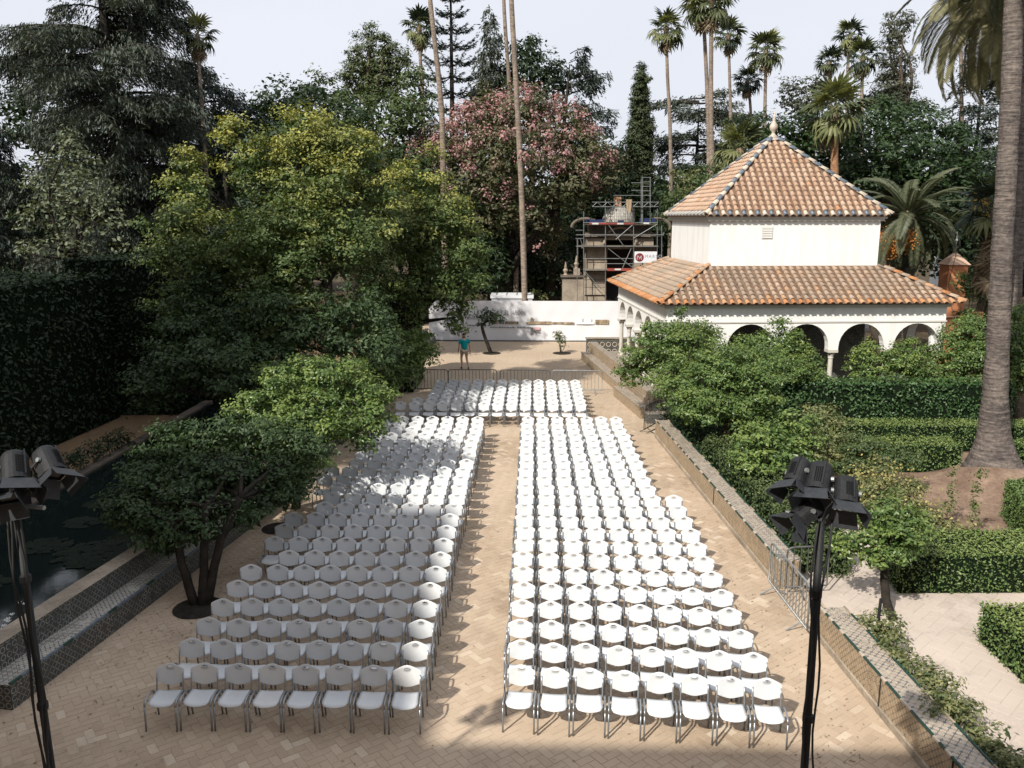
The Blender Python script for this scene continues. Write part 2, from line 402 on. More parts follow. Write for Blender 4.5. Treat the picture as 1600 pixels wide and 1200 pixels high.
def in_poly(x, y, poly):
    c = False; n = len(poly)
    for i in range(n):
        x1, y1 = poly[i]; x2, y2 = poly[(i + 1) % n]
        if (y1 > y) != (y2 > y) and x < (x2 - x1) * (y - y1) / (y2 - y1) + x1: c = not c
    return c
def pave(parent, poly, Wd, ang, z, th, mat, name, n_single, r, jitter=0.0010):
    xs = [p[0] for p in poly]; ys = [p[1] for p in poly]
    cx, cy = (min(xs) + max(xs)) / 2, (min(ys) + max(ys)) / 2
    rad = math.hypot(max(xs) - min(xs), max(ys) - min(ys)) / 2
    N = int(rad / Wd) + 3
    co, si = math.cos(ang), math.sin(ang)
    items = []
    for i in range(-N, N):
        for j in range(-N, N):
            k = (i - j) % 4
            if k == 0: ax, ay, rz = i + 1.0, j + 0.5, 0.0
            elif k == 3: ax, ay, rz = i + 0.5, j + 1.0, math.pi / 2
            else: continue
            x = cx + (ax * co - ay * si) * Wd; y = cy + (ax * si + ay * co) * Wd
            if in_poly(x, y, poly): items.append((x, y, rz + ang))
    g = 0.0035
    hx, hy = Wd - g, Wd / 2 - g
    c = 0.0025
    base = np.array([(-hx, -hy, -th), (hx, -hy, -th), (hx, hy, -th), (-hx, hy, -th),
                     (-hx + c, -hy + c, 0), (hx - c, -hy + c, 0), (hx - c, hy - c, 0), (-hx + c, hy - c, 0)])
    faces = np.array([(4, 5, 6, 7), (0, 1, 5, 4), (1, 2, 6, 5), (2, 3, 7, 6), (3, 0, 4, 7)])
    def vis(t):
        u, v = px(t[0], t[1], z)
        return 0 < u < 1600 and 0 < v < 1200
    items.sort(key=lambda t: (0 if vis(t) else 1, t[0] ** 2 + t[1] ** 2))
    single = items[:n_single]; rest = items[n_single:]
    me = np_mesh(name, base, faces, mat)
    for x, y, rz in single:
        obj(name, me, parent, (x, y, z + r.uniform(-jitter, jitter)), (r.uniform(-.0025, .0025), r.uniform(-.0025, .0025), rz))
    A = np.array(rest); n = len(A)
    rr = A[:, 2:3]; bx = base[None, :, 0]; by = base[None, :, 1]
    V = np.empty((n, 8, 3))
    V[:, :, 0] = A[:, 0:1] + bx * np.cos(rr) - by * np.sin(rr)
    V[:, :, 1] = A[:, 1:2] + bx * np.sin(rr) + by * np.cos(rr)
    tilt = rng.uniform(-.004, .004, (n, 2))
    V[:, :, 2] = z + base[None, :, 2] + rng.uniform(-jitter, jitter, (n, 1)) + bx * tilt[:, :1] + by * tilt[:, 1:]
    F = faces[None] + (np.arange(n) * 8)[:, None, None]
    o = obj(name + '_field', np_mesh(name + '_field', V.reshape(-1, 3), F.reshape(-1, 4), mat), parent)
    props(o, kind='stuff')
    return len(items)
pave(plaza, [(-9.5, 7.5), (6.5, 7.5), (5.6, 11), (4.6, 27), (4.3, 34), (-6.6, 34), (-6.9, 21), (-8.3, 11.3), (-9.5, 11.3)], 0.135, R(38), 0.0, 0.02, M['brick_floor'], 'brick', 300, random.Random(3))

gp = sheet('garden_path', [(5.0, 7.5), (12, 7.5), (16, 13), (30, 14), (30, 17.5), (8.4, 17.5), (8.2, 22), (5.2, 22)], -0.010, M['garden_paver'])
pave(gp, [(6.3, 8.2), (9, 8.2), (14, 14), (14, 17), (8, 17), (8, 21.5), (6.3, 21.5)], 0.22, R(45), -0.004, 0.02, M['garden_paver'], 'paver', 120, random.Random(4), 0.0012)
sheet('earth_path', [(-17.5, 14), (-12.6, 14), (-12.6, 33), (-15.5, 33), (-17.5, 30)], -0.03, M['path_earth'])
sheet('far_path', [(-17, 33), (-9, 33), (-9, 60), (-17, 60)], -0.034, M['path_earth'])

# ------------------------------------------------------------------ tiled walls with benches
def wall_run(name, pts, prof, mats_idx, mats, label, cat, edge=None):
    """sweep a profile (offset outward, height) along plan points; one quad strip per profile edge"""
    root = empty(name, (0, 0, 0), 0, label, cat)
    return root
def sweep(pts, side, prof, segmat, mats, name, parent):
    """pts: plan polyline of the wall foot; side=+1 grows to +x side; prof=[(off,z)...] closed open strip"""
    mb = MB()
    nrm = []
    for i in range(len(pts)):
        a = Vector(pts[max(i - 1, 0)]); b = Vector(pts[min(i + 1, len(pts) - 1)])
        d = (b - a).normalized(); nrm.append(Vector((d.y, -d.x)) * side)
    me_v = []; uvs = []
    L = [0.0]
    for i in range(1, len(pts)): L.append(L[-1] + (Vector(pts[i]) - Vector(pts[i - 1])).length)
    K = [0.0]
    for k in range(1, len(prof)): K.append(K[-1] + math.hypot(prof[k][0] - prof[k - 1][0], prof[k][1] - prof[k - 1][1]))
    for i, p in enumerate(pts):
        for (o, z) in prof: me_v.append((p[0] + nrm[i].x * o, p[1] + nrm[i].y * o, z)); uvs.append(None)
    n = len(prof); fs = []; mi = []; fuv = []
    for i in range(len(pts) - 1):
        for k in range(n - 1):
            q = (i * n + k, (i + 1) * n + k, (i + 1) * n + k + 1, i * n + k + 1)
            u = [(L[i], K[k]), (L[i + 1], K[k]), (L[i + 1], K[k + 1]), (L[i], K[k + 1])]
            if side < 0: q = q[::-1]; u = u[::-1]
            q = q[::-1]; u = u[::-1]
            fs.append(q); mi.append(segmat[k]); fuv.append(u)
    for end in (0, len(pts) - 1):
        q = [end * n + k for k in range(n)]; fs.append(q if end else q[::-1]); mi.append(segmat[0]); fuv.append([(prof[k][0], prof[k][1]) for k in (range(n) if end else range(n - 1, -1, -1))])
    me = bpy.data.meshes.new(name); me.from_pydata(me_v, [], fs)
    for m in mats: me.materials.append(m)
    me.polygons.foreach_set('material_index', mi)
    ul = me.uv_layers.new(name='UVMap')
    li = 0
    for f in fuv:
        for u in f: ul.data[li].uv = u; li += 1
    me.update(); TRIS[0] += len(fs) * 2
    return obj(name, me, parent)
WALLM = [M['azulejo_pale'], M['azulejo_top'], M['azulejo_seat'], M['azulejo_dark'], M['stone']]
def edge_tiles(root, pts_fn, y0, y1, z, off, step, mats, size, sgn, name='edge_tile'):
    """glazed nosing tiles laid one after another along an edge; alternating colours"""
    ml = MB().box((0, 0, 0), size).mesh(name, mats[0]); md = MB().box((0, 0, 0), size).mesh(name, mats[1])
    y = y0; k = 0; rr = random.Random(int(y0 * 7))
    while y < y1 - step * 0.3:
        x = pts_fn(y) + off * sgn; x2 = pts_fn(y + step) + off * sgn
        a = math.atan2(step, x2 - x) - math.pi / 2
        obj(name, ml if (k % 5 == 0 or rr.random() < .10) else md, root, ((x + x2) / 2, y + step / 2, z + rr.uniform(-.003, .003)), (0, 0, a + rr.uniform(-.01, .01)))
        y += step; k += 1
# left: seat bench + back wall with broad rim round the pool
lw = empty('pool_bench_wall', (-8.3, 11.6, 0), 0, 'long dark glazed-tile bench with a high back wall edging the pool on the left', 'bench wall')
lw.location = (0, 0, 0)
ly = [11.62, 14, 17, 20.4, 25, 30, 40, 51]
sweep([(wall_l(y), y) for y in ly], -1, [(0, -0.02), (0, 0.43), (0.48, 0.43), (0.48, 0.86), (0.86, 0.86), (0.86, -0.02)], [3, 2, 3, 4, 3], WALLM, 'tiled_body', lw)
edge_tiles(lw, wall_l, 11.64, 24, 0.438, 0.02, 0.24, (M['glaze_green'], M['glaze_blue']), (0.045, 0.235, 0.035), -1)
# right: two runs with an opening between them
rw1 = empty('garden_bench_wall', (0, 0, 0), 0, 'near run of the low beige tiled wall on the right, between the gap and the lower right corner', 'wall')
rw2 = empty('garden_bench_wall', (0, 0, 0), 0, 'far run of the low beige tiled wall on the right, under the orange trees', 'wall')
HW = 0.62
for root, y0, y1 in ((rw1, 6.5, 14.25), (rw2, 16.35, 28.6)):
    n = 6; ys = [y0 + (y1 - y0) * i / n for i in range(n + 1)]
    off = -0.13
    sweep([(wall_r(y) + off, y) for y in ys], 1, [(0, -0.02), (0, HW), (0.46, HW), (0.46, -0.02)], [0, 1, 0], WALLM, 'tiled_body', root)
    edge_tiles(root, lambda y: wall_r(y) - 0.13, y0, y1, HW + 0.008, 0.0, 0.15, (M['glaze_white'], M['glaze_green']), (0.034, 0.146, 0.032), 1)
    edge_tiles(root, lambda y: wall_r(y) - 0.13, y0, y1, HW + 0.006, 0.455, 0.3, (M['stone'], M['glaze_green']), (0.03, 0.295, 0.03), 1, 'rear_edge_tile')
    sweep([(wall_r(y) + off - 0.02, y) for y in ys], 1, [(0, -0.02), (0, 0.11), (0.02, 0.13)], [4, 4], WALLM, 'plinth', root)
for y in (9.9, 11.9, 21.2):
    MB().box((wall_r(y) - 0.135, y, 0.3), (0.02, 0.02, 0.6)).build('tile_strip', M['bark_dark'], rw1 if y < 15 else rw2)

# far stepped benches and platform front on the right
def tiled_box(name, c, d, rz, root, top=1, side=0):
    mb = MB(); mb.mi = side; mb.box(c, d, rz)
    mb.m[1] = top
    o = mb.build(name, WALLM, root, uv=True); return o
fb = empty('stepped_bench', (0, 0, 0), 0, 'beige tiled bench with back rest stepping down from the hoarding towards the chairs', 'bench')
def seg_box(root, a, b, w0, w1, z1, name, z0=-0.02):
    a = Vector(a); b = Vector(b); d = (b - a).normalized(); n = Vector((d.y, -d.x))
    poly = [a + n * w0, b + n * w0, b + n * w1, a + n * w1]
    mb = MB(); mb.mi = 0; mb.prism([(p.x, p.y) for p in poly], z0, z1); mb.m[1] = 1
    return mb.build(name, WALLM, root, uv=True)
seg_box(fb, (2.62, 45.0), (3.72, 36.4), 0, -0.45, 0.42, 'seat')
seg_box(fb, (3.05, 45.2), (4.15, 36.4), 0, -0.35, 0.95, 'back_rest')
seg_box(fb, (3.50, 35.6), (4.15, 31.3), 0, -0.48, 0.42, 'seat')
seg_box(fb, (3.98, 36.3), (4.62, 31.3), 0, -0.35, 0.90, 'back_rest')
for q, w in (((2.6, 45.0), (3.72, 36.4)), ((3.48, 35.6), (4.15, 31.3))):
    a, b = Vector(q), Vector(w)
    n = int((b - a).length / 0.3)
    me = MB().box((0, 0, 0), (0.05, 0.29, 0.035)).mesh('edge_tile', M['stone'])
    for i in range(n):
        p = a + (b - a) * ((i + .5) / n)
        obj('edge_tile', me, fb, (p.x, p.y, 0.425), (0, 0, math.atan2(b.y - a.y, b.x - a.x) + math.pi / 2))
bal = empty('tiled_balustrade', (0, 0, 0), 0, 'pierced tiled balustrade panel in front of the white hoarding', 'balustrade')
tiled_box('panel', (4.15, 45.4, 0.55), (2.5, 0.3, 1.1), 0, bal, 1, 3)
tiled_box('coping', (4.15, 45.4, 1.13), (2.6, 0.4, 0.06), 0, bal, 1, 4)
for i in range(7):
    for j in range(2):
        mb = MB(); c = (3.1 + i * 0.34, 45.235, 0.42 + j * 0.38)
        pts = [(c[0] + .12 * math.cos(a), c[1], c[2] + .12 * math.sin(a)) for a in [k * math.pi / 5 for k in range(11)]]
        mb.tube(pts, 0.022, 5, False).build('pierced_ring', M['glaze_white'], bal)

# ------------------------------------------------------------------ pavilion
PO = Vector((4.80, 31.87, 0)); PR = R(4.4)
PW, PD, PE, PF = 12.05, 11.6, 4.38, 0.62        # eave width, depth, eave height, floor height
pav = empty('garden_pavilion', PO, PR, 'white arcaded pavilion with two tiers of clay tile roof and a ball finial', 'pavilion')
OV = 0.42                                       # eave overhang
mb = MB(); mb.mi = 0; mb.box((PW / 2, PD / 2, PF / 2 - .01), (PW + .7, PD + 1.2, PF + .02)); mb.m[1] = 1
mb.build('platform', WALLM, pav, uv=True)
mb = MB(); mb.mi = 3; mb.box((0.9, -0.65, 0.34), (2.6, 0.12, 0.68)); mb.build('tiled_riser', WALLM, pav, uv=True)
mb = MB(); mb.mi = 3; mb.box((0.6, -0.98, 0.18), (2.4, 0.6, 0.36)); mb.m[1] = 1; mb.build('tiled_step', WALLM, pav, uv=True)
def arcade(parent, origin, ang, L, nb, zs, rad, zt, th, mat):
    """wall of nb round arches seen along local +x; outer face at y=0, inner at y=th"""
    mb = MB(); pitch = L / nb; co, si = math.cos(ang), math.sin(ang)
    def P(x, y, z): return (origin[0] + x * co - y * si, origin[1] + x * si + y * co, z)
    K = 14
    for b in range(nb):
        x0 = b * pitch; xc = x0 + pitch / 2
        arc = [(xc - rad * math.cos(math.pi * k / K), zs + 0.12 + rad * math.sin(math.pi * k / K)) for k in range(K + 1)]
        arc = [(xc - rad, zs)] + arc + [(xc + rad, zs)]
        top = [(x0 + pitch * min(1, max(0, (a[0] - x0 + 0.0) / pitch)), zt) for a in arc]
        for y, fl in ((0, 0), (th, 1)):
            for k in range(len(arc) - 1):
                q = [P(arc[k][0], y, arc[k][1]), P(arc[k + 1][0], y, arc[k + 1][1]), P(top[k + 1][0], y, zt), P(top[k][0], y, zt)]
                if abs(arc[k][0] - arc[k + 1][0]) < 1e-6: continue
                mb.add(q if not fl else q[::-1], [(0, 1, 2, 3)])
            for xa, xb in ((x0, xc - rad), (xc + rad, x0 + pitch)):
                q = [P(xa, y, zs), P(xb, y, zs), P(xb, y, zt), P(xa, y, zt)]
                mb.add(q if not fl else q[::-1], [(0, 1, 2, 3)])
        for k in range(len(arc) - 1):
            mb.add([P(arc[k][0], 0, arc[k][1]), P(arc[k][0], th, arc[k][1]), P(arc[k + 1][0], th, arc[k + 1][1]), P(arc[k + 1][0], 0, arc[k + 1][1])], [(0, 1, 2, 3)])
        for xa, xb in ((x0, xc - rad), (xc + rad, x0 + pitch)):
            mb.add([P(xa, 0, zs), P(xb, 0, zs), P(xb, th, zs), P(xa, th, zs)], [(3, 2, 1, 0)])
    mb.add([P(0, 0, zt), P(L, 0, zt), P(L, th, zt), P(0, th, zt)], [(0, 1, 2, 3)])
    mb.add([P(L, 0, zs), P(L, th, zs), P(L, th, zt), P(L, 0, zt), P(0, 0, zs), P(0, th, zs), P(0, th, zt), P(0, 0, zt)], [(0, 1, 2, 3), (7, 6, 5, 4)])
    return mb.build('arcade_wall', mat, parent)
ZS, ZT, RAD, TH = 2.50, PE - 0.06, 0.92, 0.34
LW, LD = PW - 2 * OV, PD - 2 * OV
arcade(pav, (OV, OV), 0, LW, 5, ZS, RAD, ZT, TH, M['plaster'])
arcade(pav, (OV + LW, PD - OV), math.pi, LW, 5, ZS, RAD, ZT, TH, M['plaster'])
arcade(pav, (OV, PD - OV - TH - .003), -math.pi / 2, LD - 2 * TH - .006, 5, ZS, 0.88, ZT - .003, TH, M['plaster'])
arcade(pav, (OV + LW, OV + TH + .003), math.pi / 2, LD - 2 * TH - .006, 5, ZS, 0.88, ZT - .003, TH, M['plaster'])
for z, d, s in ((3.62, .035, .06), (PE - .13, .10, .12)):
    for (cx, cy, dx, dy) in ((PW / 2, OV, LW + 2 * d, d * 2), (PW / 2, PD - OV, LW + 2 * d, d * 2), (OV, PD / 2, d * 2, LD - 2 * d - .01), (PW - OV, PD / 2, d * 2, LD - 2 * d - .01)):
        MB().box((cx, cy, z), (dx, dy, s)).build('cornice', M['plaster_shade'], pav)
colm = MB().lathe([(.17, 0), (.17, .08), (.14, .10), (.14, .14), (.105, .17), (.10, .8), (.092, 1.50), (.11, 1.52), (.11, 1.56), (.10, 1.58), (.13, 1.68), (.17, 1.76)], 14)
colm.box((0, 0, ZS - PF - .06), (.40, .40, .11))
colm = colm.mesh('column', M['marble'], False)
pits = [OV + LW / 5 * i for i in range(6)]
cps = [(min(max(x, OV + TH / 2 + .02), PW - OV - TH / 2 - .02), OV + TH / 2) for x in pits] + [(min(max(x, OV + TH / 2 + .02), PW - OV - TH / 2 - .02), PD - OV - TH / 2) for x in pits]
for i in range(1, 5):
    y = OV + TH + (LD - 2 * TH) / 5 * i
    cps += [(OV + TH / 2, y), (PW - OV - TH / 2, y)]
for x, y in cps: obj('column', colm, pav, (x, y, PF), None, (1, 1, (ZS - PF) / (ZS - PF)))
U0x, U0y, UW, UD = 2.52, 2.28, 7.05, 6.5
CX, CY = U0x + UW / 2, U0y + UD / 2
mb = MB(); mb.mi = 3; mb.box((CX, CY, 2.2), (UW - .4, UD - .4, 3.2)); mb.build('inner_wall', WALLM, pav, uv=True)
MB().box((PW / 2, PD / 2, ZT - .15), (LW - 2 * TH - .02, LD - 2 * TH - .02, .04)).build('gallery_ceiling', M['wood_dark'], pav)
MB().box((PW / 2, U0y + .195, 1.75), (1.5, .06, 2.4)).build('door', M['wood_dark'], pav)
UZ0, UZ1 = PE + .6, 7.52
mb = MB(); mb.box((CX, CY, (UZ0 + UZ1) / 2), (UW, UD, UZ1 - UZ0)); uw = mb.build('upper_wall', M['plaster'], pav)
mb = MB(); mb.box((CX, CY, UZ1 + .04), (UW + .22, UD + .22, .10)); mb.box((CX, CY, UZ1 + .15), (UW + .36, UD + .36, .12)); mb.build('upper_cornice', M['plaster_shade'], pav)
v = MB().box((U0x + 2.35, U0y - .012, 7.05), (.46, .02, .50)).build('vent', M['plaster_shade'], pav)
for i in range(5): MB().box((U0x + 2.35, U0y - .03, 6.86 + i * .095), (.40, .03, .05)).build('louvre_slat', M['plaster'], v)
# tiled slopes
def tile_mesh(name, mat, r0=.098, r1=.070, L=.34, K=5, th=.018):
    mb = MB(); vs = []
    for (r, y) in ((r0, 0.0), (r1, L)):
        for k in range(K + 1):
            a = math.pi * k / K
            vs.append((-r * math.cos(a), y, r * math.sin(a) * .95 + (0.034 if y == 0 else 0)))
    for k in range(K + 1):
        a = math.pi * k / K
        vs.append((-(r0 - th) * math.cos(a), 0, (r0 - th) * math.sin(a) * .95 + .034))
    fs = [(k, k + 1, K + 2 + k, K + 1 + k) for k in range(K)] + [(k + 1, k, 2 * K + 2 + k, 2 * K + 3 + k) for k in range(K)]
    vs.append((-(r0 - th), .10, 0)); vs.append((r0 - th, .10, 0))
    mb.add(vs, fs); return mb
TM_low = tile_mesh('roof_tile', M['roof_tile_low']); TM_up = tile_mesh('roof_tile', M['roof_tile_up'])
def slope(e0, e1, t0, t1, zE, zT, mats, singles, parent, pitch, expo, first_mats):
    """e0->e1 eave (plan), t0->t1 top edge. returns list of tile transforms"""
    e0 = Vector((*e0, zE)); e1 = Vector((*e1, zE)); t0 = Vector((*t0, zT)); t1 = Vector((*t1, zT))
    u = (e1 - e0); Lu = u.length; u.normalize()
    m0 = t0 - e0; m1 = t1 - e1
    a0 = m0.dot(u); a1 = -(m1.dot(u))
    up = (m0 - u * a0); Ls = up.length; up.normalize()
    nrm = u.cross(up).normalized()
    out = []
    n = int(Lu / pitch)
    for i in range(n):
        x = (i + .5) * Lu / n
        s = Ls
        if a0 > 1e-6: s = min(s, Ls * x / a0)
        if a1 > 1e-6: s = min(s, Ls * (Lu - x) / a1)
        m = max(1, int(s / expo + .3))
        for k in range(m):
            out.append((e0 + u * x + up * (k * expo - .07) + nrm * .012, u, up, nrm, k, i))
    return out, (e0, e1, t1, t0)
def place_tiles(items, me_of, parent, base_mb, n_single, mat, key):
    items.sort(key=key)
    for it in items[:n_single]:
        p, u, up, nrm, k, i = it
        me = me_of(k, i)
        o = obj('roof_tile', me, parent)
        j = random.uniform(-.02, .02)
        m = Matrix((u + up * j, up - u * j, nrm)).transposed().to_4x4(); m.translation = p + nrm * random.uniform(-.006, .006)
        o.matrix_local = m
    return items[n_single:]
bv = np.array(TM_low.v); 
roofs = []
# lower tier
E = [(0, 0), (PW, 0), (PW, PD), (0, PD)]
T = [(U0x, U0y), (U0x + UW, U0y), (U0x + UW, U0y + UD), (U0x, U0y + UD)]
ZLT = PE + 1.33
lowroof = MB(); all_low = []
for a, b in ((0, 1), (1, 2), (2, 3), (3, 0)):
    it, q = slope(E[a], E[b], T[a], T[b], PE, ZLT, None, 0, None, 0.30, 0.285, None)
    all_low.append(it); lowroof.add([tuple(p) for p in q], [(0, 1, 2, 3)])
lowroof.add([(0, 0, PE - .01), (PW, 0, PE - .01), (PW, PD, PE - .01), (0, PD, PE - .01)], [(3, 2, 1, 0)])
lowroof.add([(p[0], p[1], PE) for p in E] + [(p[0], p[1], PE - .01) for p in E], [(0, 4, 5, 1), (1, 5, 6, 2), (2, 6, 7, 3), (3, 7, 4, 0)])
lr = lowroof.build('lower_roof', M['roof_base'], pav)
# upper tier
EO = .26
E2 = [(U0x - EO, U0y - EO), (U0x + UW + EO, U0y - EO), (U0x + UW + EO, U0y + UD + EO), (U0x - EO, U0y + UD + EO)]
ZUE, ZUT = 7.74, 10.98
cxy = (CX, CY)
T2 = [(cxy[0] - .12, cxy[1] - .12), (cxy[0] + .12, cxy[1] - .12), (cxy[0] + .12, cxy[1] + .12), (cxy[0] - .12, cxy[1] + .12)]
uproof = MB(); all_up = []
for a, b in ((0, 1), (1, 2), (2, 3), (3, 0)):
    it, q = slope(E2[a], E2[b], T2[a], T2[b], ZUE, ZUT, None, 0, None, 0.275, 0.285, None)
    all_up.append(it); uproof.add([tuple(p) for p in q], [(0, 1, 2, 3)])
uproof.add([(p[0], p[1], ZUE) for p in E2] + [(p[0], p[1], ZUE - .05) for p in E2], [(0, 4, 5, 1), (1, 5, 6, 2), (2, 6, 7, 3), (3, 7, 4, 0), (7, 6, 5, 4)])
ur = uproof.build('upper_roof', M['roof_base'], pav)
me_low = TM_low.mesh('roof_tile', M['roof_tile_low'], True); me_up = TM_up.mesh('roof_tile', M['roof_tile_up'], True)
me_eave = tile_mesh('e', None).mesh('roof_tile', M['eave_tile'], True)
me_gb = tile_mesh('e', None).mesh('roof_tile', M['glaze_blue'], True); me_gw = tile_mesh('e', None).mesh('roof_tile', M['glaze_white'], True)
def join_tiles(items, parent, mat, name):
    V = []; n = len(items)
    base = np.array(TM_low.v); F0 = TM_low.f
    K = np.array([f for f in F0 if len(f) == 4])
    for p, u, up, nrm, k, i in items:
        j = random.uniform(-.02, .02)
        m = np.array(Matrix((u + up * j, up - u * j, nrm)).transposed())
        V.append(base @ m.T + np.array(p))
    F = K[None] + (np.arange(n) * len(base))[:, None, None]
    o = obj(name, np_mesh(name, np.concatenate(V), F.reshape(-1, 4), mat, smooth=True), parent); props(o, kind='stuff')
# 300 tiles that show largest stay single: the whole front slope of the lower roof and the eave rows
front = all_low[0]; front.sort(key=lambda t: t[4])
fs = front[:190]; rest = front[190:]
eaves = [t for t in all_up[0] if t[4] == 0]
for t in fs:
    place_tiles([t], lambda k, i: me_eave if k == 0 else me_low, lr, None, 1, None, lambda q: 0)
for t in [t for t in all_low[3] if t[4] == 0]:
    place_tiles([t], lambda k, i: me_eave, lr, None, 1, None, lambda q: 0)
join_tiles(rest + all_low[1] + all_low[2] + [t for t in all_low[3] if t[4] > 0], lr, M['roof_tile_low'], 'roof_tile_field')
for t in eaves + [t for t in all_up[3] if t[4] == 0]:
    place_tiles([t], lambda k, i: (me_gb if i % 2 else me_gw), ur, None, 1, None, lambda q: 0)
join_tiles([t for s in all_up for t in s if t[4] > 0], ur, M['roof_tile_up'], 'roof_tile_field')
def hip(a, b, parent, mats, step=.33, r=.11):
    a = Vector(a); b = Vector(b); n = int((b - a).length / step); d = (b - a).normalized()
    side = d.cross(Vector((0, 0, 1))).normalized(); nn = side.cross(d)
    ms = [tile_mesh('ridge', None, r, r * .85, step * 1.25).mesh('ridge_tile', m, True) for m in mats]
    for i in range(n):
        p = a + d * (i * step - .04) + nn * .055
        m = Matrix((side, d, nn)).transposed().to_4x4(); m.translation = p
        o = obj('ridge_tile', ms[i % len(ms)], parent); o.matrix_local = m
for a, b in zip(E, T): hip((*a, PE), (*b, ZLT), lr, [M['eave_tile'], M['roof_tile_low']])
for a, b in zip(E2, T2): hip((*a, ZUE), (*b, ZUT), ur, [M['glaze_white'], M['glaze_blue']])
MB().lathe([(.27, 0), (.27, .05), (.17, .11), (.20, .19), (.09, .26), (.06, .35), (.14, .44), (.18, .55), (.16, .67), (.08, .77), (.06, .84), (.075, .88), (.04, .95), (.012, 1.28)], 16, (CX, CY, ZUT - .04)).build('finial', M['glaze_white'], pav, True)

# ------------------------------------------------------------------ hoarding and site hut behind it
hd = empty('hoarding', (0, 51.7, 0), 0, 'long white printed hoarding closing the far end of the plaza', 'hoarding')
mb = MB(); nx = 44; nz = 8; hx0, hx1, hz = -6.6, 6.6, 2.55
vs = []; hr = random.Random(5)
for i in range(nx + 1):
    for j in range(nz + 1):
        x = hx0 + (hx1 - hx0) * i / nx; z = 0.06 + (hz - .06) * j / nz
        vs.append((x, 0.02 * math.sin(x * 2.1 + z * 1.4) + .012 * math.sin(x * 5 - z * 3) + hr.uniform(-.004, .004), z))
mb.add(vs, [(i * (nz + 1) + j, (i + 1) * (nz + 1) + j, (i + 1) * (nz + 1) + j + 1, i * (nz + 1) + j + 1) for i in range(nx) for j in range(nz)])
mb.build('printed_sheet', M['tarp'], hd, True)
MB().box((0, .12, hz / 2), (13.1, .05, hz)).build('backing', M['dull_metal'], hd)
MB().box((0, -.03, .035), (13.2, .08, .07)).build('bottom_rail', M['dull_metal'], hd)
M['ink'] = surf('ink', (0.13, 0.13, 0.145), None, 8, 0.7, 0, 0)
M['ink_dark'] = surf('ink_dark', (0.07, 0.08, 0.09), (0.25, 0.26, 0.27), 14, 0.7, 0, 0)
M['print_brown'] = surf('print_brown', (0.42, 0.32, 0.20), (0.06, 0.05, 0.04), 5, 0.7, 0, 0)
M['print_pale'] = surf('print_pale', (0.62, 0.65, 0.68), (0.70, 0.72, 0.74), 3, 0.7, 0, 0)
M['print_pink'] = surf('print_pink', (0.60, 0.36, 0.36), None, 3, 0.7, 0, 0)
def text(name, body, size, loc, mat, parent, rot=(math.pi / 2, 0, 0), sx=1.0, extrude=0.003, spacing=1.0, bold=0.0):
    cu = bpy.data.curves.new(name, 'FONT'); cu.body = body; cu.size = size; cu.extrude = extrude
    cu.space_character = spacing; cu.offset = bold
    t = bpy.data.objects.new(name, cu); C.objects.link(t)
    bpy.context.view_layer.update()
    me = bpy.data.meshes.new_from_object(t.evaluated_get(bpy.context.evaluated_depsgraph_get()))
    bpy.data.objects.remove(t); me.materials.clear(); me.materials.append(mat)
    TRIS[0] += len(me.polygons)
    return obj(name, me, parent, loc, rot, (sx, 1, 1))
def hx(pxx): return W(pxx, 500, 51.7)[0]
def hzz(pyy): return W(800, pyy, 51.7)[2]
text('lettering', 'LA CASA LA Y EL JARDÍN', 0.42, (hx(741), -.075, hzz(492)), M['ink'], hd, sx=0.62, spacing=1.12)
text('lettering', 'CONSERVACIÓN DE', 0.26, (hx(726), -.075, hzz(497) - .08), M['ink'], hd, sx=0.8, spacing=1.1)
def printed(x0, y0, x1, y1, mat, name='printed_picture'):
    a, b = hx(x0), hx(x1); c, d = hzz(y1), hzz(y0)
    MB().box(((a + b) / 2, -.062, (c + d) / 2), (b - a, .02, d - c)).build(name, mat, hd)
for x0, y0, x1, y1, m in ((768, 500, 778, 506, 'print_brown'), (779, 500, 788, 506, 'ink_dark'), (789, 502, 810, 506, 'print_brown'), (822, 503, 829, 506, 'print_brown'), (829, 496, 833, 506, 'print_brown'),
                          (833, 502, 862, 506, 'print_brown'), (863, 503, 897, 506, 'print_brown'), (900, 503, 928, 506, 'print_pale'), (906, 496, 910, 503, 'print_pale'), (914, 497, 924, 503, 'print_pale'), (930, 499, 951, 506, 'print_brown'),
                          (829, 511, 833, 522, 'ink_dark'), (834, 511, 844, 515, 'print_pink'), (834, 517, 844, 519, 'ink_dark')):
    printed(x0, y0, x1, y1, M[m])
rr = random.Random(11)
for x0, x1, yy in ((730, 766, 508.2), (766, 806, 511.2), (808, 828, 511.2)):
    x = x0
    while x < x1:
        w = rr.uniform(1.0, 3.2); printed(x, yy - rr.uniform(.5, 1.1), x + w, yy + .9, M['ink_dark'], 'printed_word'); x += w + .9
hut = empty('site_hut', (-1.4, 53.5, 0), 0, 'white flat-roofed site hut showing above the hoarding', 'hut')
MB().box((0, 0, 1.3), (2.6, 1.8, 2.6)).build('wall', M['tarp'], hut); MB().box((0, 0, 2.72), (2.75, 1.95, .2)).build('roof', M['tarp'], hut)
for i in range(4): MB().box((-1.0 + i * .65, 0, 2.835), (.05, 1.9, .03)).build('roof_rib', M['grey_metal'], hut)

